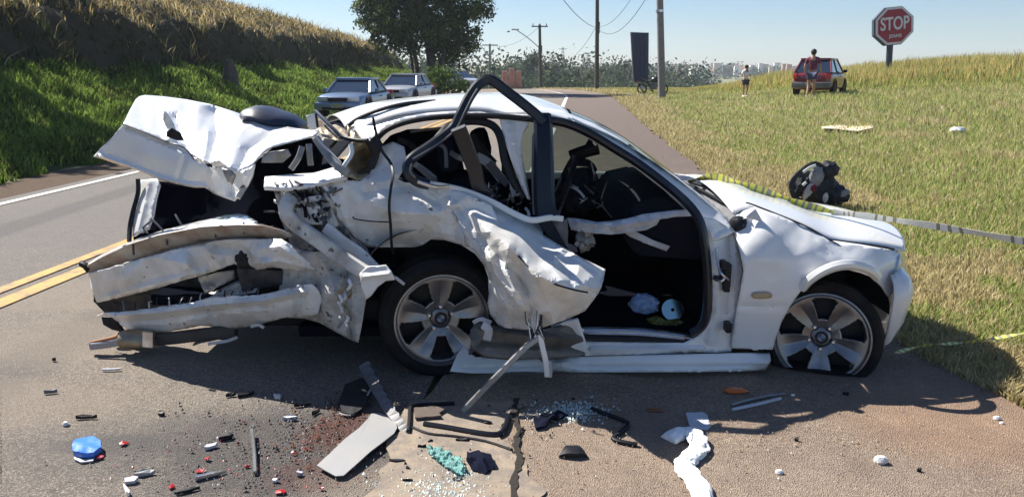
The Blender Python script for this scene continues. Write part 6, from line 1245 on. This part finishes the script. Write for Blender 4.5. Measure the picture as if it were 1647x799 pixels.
# fine crumbs nobody could count
def crumbs(name, zones, m, smin, smax):
    V = []; F = []
    for (cx_, cy_, sx_, sy_, n_) in zones:
        for _ in range(n_):
            p = G(max(0, random.gauss(cx_, sx_)), min(830, max(615, random.gauss(cy_, sy_)))); s_ = random.uniform(smin, smax)*random.choice([.6, 1, 1, 1.6]); a = random.uniform(0, 6.28); b0 = len(V)
            for k in range(3): V.append((p.x+s_*math.cos(a+k*2.1)*random.uniform(.5, 1.4), p.y+s_*math.sin(a+k*2.1)*random.uniform(.5, 1.4), .010))
            V.append((p.x, p.y, .014+s_*random.uniform(.5, 1.1))); F += [(b0, b0+1, b0+3), (b0+1, b0+2, b0+3), (b0+2, b0, b0+3)]
    tag(mesh_np(name, V, F, m), kind='stuff')
ZL = [(430, 730, 70, 45, 260), (330, 720, 60, 40, 50), (520, 690, 40, 30, 110), (700, 740, 60, 35, 60), (860, 690, 60, 30, 60)]
crumbs('dark_crumbs', ZL, BLACK, .002, .007); crumbs('pale_crumbs', [(a, b, c, d, e//5) for a, b, c, d, e in ZL]+[(1300, 720, 180, 50, 20)], PALEF, .0015, .004)
crumbs('red_crumbs', [(430, 740, 70, 40, 50), (300, 740, 60, 30, 10), (510, 700, 30, 25, 20)], REDP, .002, .005); crumbs('rust_crumbs', [(530, 690, 26, 26, 150), (490, 720, 26, 20, 60), (548, 648, 14, 10, 40)], mat('rust_flakes', (.11, .035, .018), .9), .002, .007)
crumbs('glass_crumbs', [(925, 664, 26, 9, 500), (885, 668, 30, 8, 160), (715, 790, 35, 14, 420), (745, 770, 14, 10, 120), (640, 790, 30, 20, 60)], mat('glass_grains', (.62, .74, .72), .12, coat=1), .002, .005)
# loose gravel
crumbs('loose_grit', [(700, 740, 500, 60, 900), (1200, 720, 250, 55, 500)], mat('grit', (.26, .20, .15), .9, var=.4, vscale=30), .0015, .004)

# paper and card on the cowl
o = sheet('crumpled_paper', [(1172, 322), (1190, 318), (1214, 326), (1218, 340), (1204, 350), (1186, 354), (1178, 340)], [(1180, 322, 4.2), (1215, 332, 4.08), (1190, 352, 3.92)], PAPER, 3, amp=.02, nsc=.12, parent=False, thick=.002); tag(o, 'crumpled white paper lying on the bonnet corner by the wipers', 'paper')
o = sheet('folded_card', [(1199, 349), (1215, 336), (1228, 358)], [(1215, 345, 3.90)], CARD, 4, parent=False, thick=.002); tag(o, 'small folded card corner standing on the near edge of the bonnet', 'card')
# things lying in the cabin
o = blobo('crushed_bottle', (0, 0, 0), .068, (1.15, .8, .85), CLEAR, .35, 5, 3); o.location = P(1037, 489, 4.1); o.location.z = max(o.location.z, .2+.05); tag(o, 'crumpled blue clear plastic bottle on the cabin floor', 'bottle')
Md = Matrix.Translation(P(1082, 498, 4.05)) @ Matrix.Rotation(R(60), 4, 'X'); bm = bmesh.new(); lathe_bm(bm, [(.010, 0), (.060, 0), (.060, .0015), (.010, .0015)], 40, Md, closed=True); tag(from_bm('compact_disc', bm, DISC), 'shiny green-tinted disc leaning on the cabin floor beside the bottle', 'disc')
o = sheet('wrapper', [(1040, 512), (1056, 508), (1070, 514), (1092, 512), (1100, 518), (1088, 524), (1060, 524), (1044, 520)], [(1070, 516, 3.98)], mat('olive_wrapper', (.12, .12, .03), .5, var=.5), 4, amp=.02, nsc=.1, parent=False); tag(o, 'olive and yellow wrapper on the cabin floor below the disc', 'wrapper')

# barrier tape across the bonnet
from mathutils.bvhtree import BVHTree
_hm = hood.data; _hb = BVHTree.FromPolygons([v.co.copy() for v in _hm.vertices], [tuple(p.vertices) for p in _hm.polygons])
def onhood(px, py, Y):                                 # rest the tape on the bonnet
    p = P(px, py, Y); h_ = _hb.ray_cast(Vector((p.x, p.y, 3)), Vector((0, 0, -1)))
    return Vector((p.x, p.y, max(p.z, h_[0].z+.02))) if h_[0] is not None else p
def tape(name, pts, wd, label, tw_, seg=160, ycol=.55):
    pp_ = catmull([onhood(*q) if len(q) == 3 else P(*q[:3]) for q in pts], max(2, seg//len(pts))); loc = pp_[0].copy(); V = []; F = []; mi = []
    L_ = 0; n_ = len(pp_)
    for i, p in enumerate(pp_):
        t = (pp_[min(i+1, n_-1)]-pp_[max(i-1, 0)]).normalized(); s_ = t.cross(Vector((0, 1, 0))).normalized(); s_ = Matrix.Rotation(tw_(i/(n_-1)), 3, t) @ s_; s_.z *= 1
        V += [p-loc-s_*wd/2, p-loc, p-loc+s_*wd/2]
    for i in range(n_-1):
        F += [(i*3, i*3+1, i*3+4, i*3+3), (i*3+1, i*3+2, i*3+5, i*3+4)]; u = i/(n_-1); q = (u*len(pts)*4.2) % 1
        k = (3 if q < .4 else 0) if u < ycol else (2 if q > .14 else 3); mi += [k, k]
    me = bpy.data.meshes.new(name); me.from_pydata(V, [], F); o = link(name, me, [YEL, TBLK, TWHT, mat('tape_grey', (.30, .28, .20), .5)]); me.polygons.foreach_set('material_index', mi); o.location = loc; o.modifiers.new('thickness', 'SOLIDIFY').thickness = .0008; return tag(o, label, 'barrier tape')
tape('barrier_tape', [(1108, 292, 4.72), (1145, 298, 4.62), (1190, 309, 4.50), (1240, 321, 4.42), (1290, 332, 4.36), (1340, 341, 4.33), (1375, 345, 4.28), (1420, 351, 4.22), (1500, 363, 4.08), (1580, 376, 3.85), (1660, 390, 3.65), (1800, 410, 3.3)], .042, 'yellow and black barrier tape twisted across the bonnet and out over the grass', lambda u: (.5+.5*math.sin(u*45)) if u < .45 else .55+.2*math.sin(u*40), ycol=.45)
tape('barrier_tape', [(1440, 568, 3.9), (1480, 556, 4.0), (1530, 552, 4.0), (1580, 547, 4.0), (1650, 535, 4.0), (1760, 520, 3.8)], .028, 'second thin yellow tape low over the grass beside the front bumper', lambda u: 1.2+.6*math.sin(u*20), seg=60, ycol=1.1)

# backpack on the grass behind the bonnet
b0 = G(1328, 331); bk = thing('backpack', 'black and grey backpack with white patches lying on the grass behind the bonnet', 'backpack', (b0.x, b0.y, 0)); LB = lambda px, py, dy=0: P(px, py, b0.y+dy)-Vector((b0.x, b0.y, 0))
def bpart(name, c, rad, sc, m_, am=.3, fs=2.5, rot=0):
    o = blobo(name, (0, 0, 0), rad, sc, m_, am, fs, 3); o.location = c; o.rotation_euler = (0, rot, 0); o.parent = bk; return o
BG = mat('grey_nylon', (.22, .23, .26), .6, bump=.4, bscale=30, var=.4); BB = mat('black_nylon', (.015, .018, .026), .6, bump=.4, bscale=30)
bpart('body', LB(1318, 303), .21, (1.05, .7, 1.0), BB); bpart('lower_pocket', LB(1343, 314, -.05), .14, (1.1, .8, .9), BB); bpart('side_flap', LB(1288, 296, -.03), .15, (.8, .6, 1.05), BB, rot=.5); bpart('top_flap', LB(1330, 274, -.03), .14, (1.0, .7, .75), BB, .3, 2)
bpart('patch', LB(1314, 284, -.12), .10, (.8, .4, 1.1), BG, .3, 2); bpart('patch', LB(1302, 306, -.12), .085, (.5, .4, 1.3), PALEF, .35, 2, .5); bpart('patch', LB(1328, 318, -.14), .05, (.6, .4, 1.1), PALEF, .3, 2); bpart('patch', LB(1357, 311, -.14), .05, (1.3, .5, .7), BG, .5, 3, -.5); bpart('red_tab', LB(1309, 303, -.22), .045, (.7, .4, 1), mat('dark_red_cloth', (.12, .01, .03), .7), .4)
for pth in ([(1276, 288, -.1), (1272, 298, -.12), (1278, 318, -.12), (1290, 322, -.1)], [(1274, 290, -.1), (1292, 272, -.12), (1310, 263, -.1), (1322, 268, -.08)]):
    bm = bmesh.new(); sweep_bm(bm, catmull([LB(*q) for q in pth], 5), rrect(.05, .02)); o = from_bm('strap', bm, BB, bk)
bm = bmesh.new(); sweep_bm(bm, catmull([LB(1292, 277, -.16), LB(1302, 270, -.16), LB(1312, 266, -.14)], 4), rrect(.03, .01)); from_bm('reflective_strip', bm, PAPER, bk)
bm = bmesh.new(); sweep_bm(bm, catmull([LB(1291, 298, -.2), LB(1297, 293, -.2)], 4), rrect(.03, .01)); from_bm('reflective_strip', bm, PAPER, bk)
# litter in the field
q = G(1360, 213); bm = bmesh.new(); pts_ = [(1320, 211), (1345, 209), (1370, 209), (1402, 208), (1404, 214), (1380, 217), (1350, 214), (1324, 215)]; vv = [G(*a)-Vector((q.x, q.y, 0)) for a in pts_]
base_z = H(q.x, q.y)+.07; top = [bm.verts.new(v+Vector((0, 0, base_z-.03+.02*math.sin(i*2)))) for i, v in enumerate(vv)]; bot = [bm.verts.new(v.co-Vector((0, 0, .02))) for v in top]; bm.faces.new(top); bm.faces.new(bot[::-1])
for i in range(8): bm.faces.new((top[i], bot[i], bot[(i+1) % 8], top[(i+1) % 8]))
bmesh.ops.recalc_face_normals(bm, faces=bm.faces); o = from_bm('cardboard_sheet', bm, mat('pale_cardboard', (.62, .52, .38), .8, var=.15), smooth=False); o.location = (q.x, q.y, 0); tag(o, 'pale flattened cardboard sheet lying in the field grass', 'cardboard')
q = G(1538, 219); o = blobo('litter_bag', (0, 0, 0), .14, (1.1, .8, .5), PAPER, .6, 3, 2); o.location = (q.x, q.y, H(q.x, q.y)+.1); tag(o, 'small white crumpled litter bag far off in the field grass', 'litter')

# ------------------------------------------------------------------ a little summer haze over the valley
HZ = bpy.data.materials.new('thin_air'); HZ.use_nodes = True; _hn = HZ.node_tree.nodes; _hn.remove(_hn['Principled BSDF'])
_pv = _hn.new('ShaderNodeVolumePrincipled'); _pv.inputs['Color'].default_value = (.80, .88, 1, 1); _pv.inputs['Density'].default_value = .0004; _pv.inputs['Anisotropy'].default_value = .2
HZ.node_tree.links.new(_pv.outputs[0], _hn['Material Output'].inputs['Volume'])
bm = bmesh.new(); box_bm(bm, (0, 560, 6), (2300, 1300, 60)); hz = from_bm('haze', bm, HZ, smooth=False); tag(hz, kind='stuff')
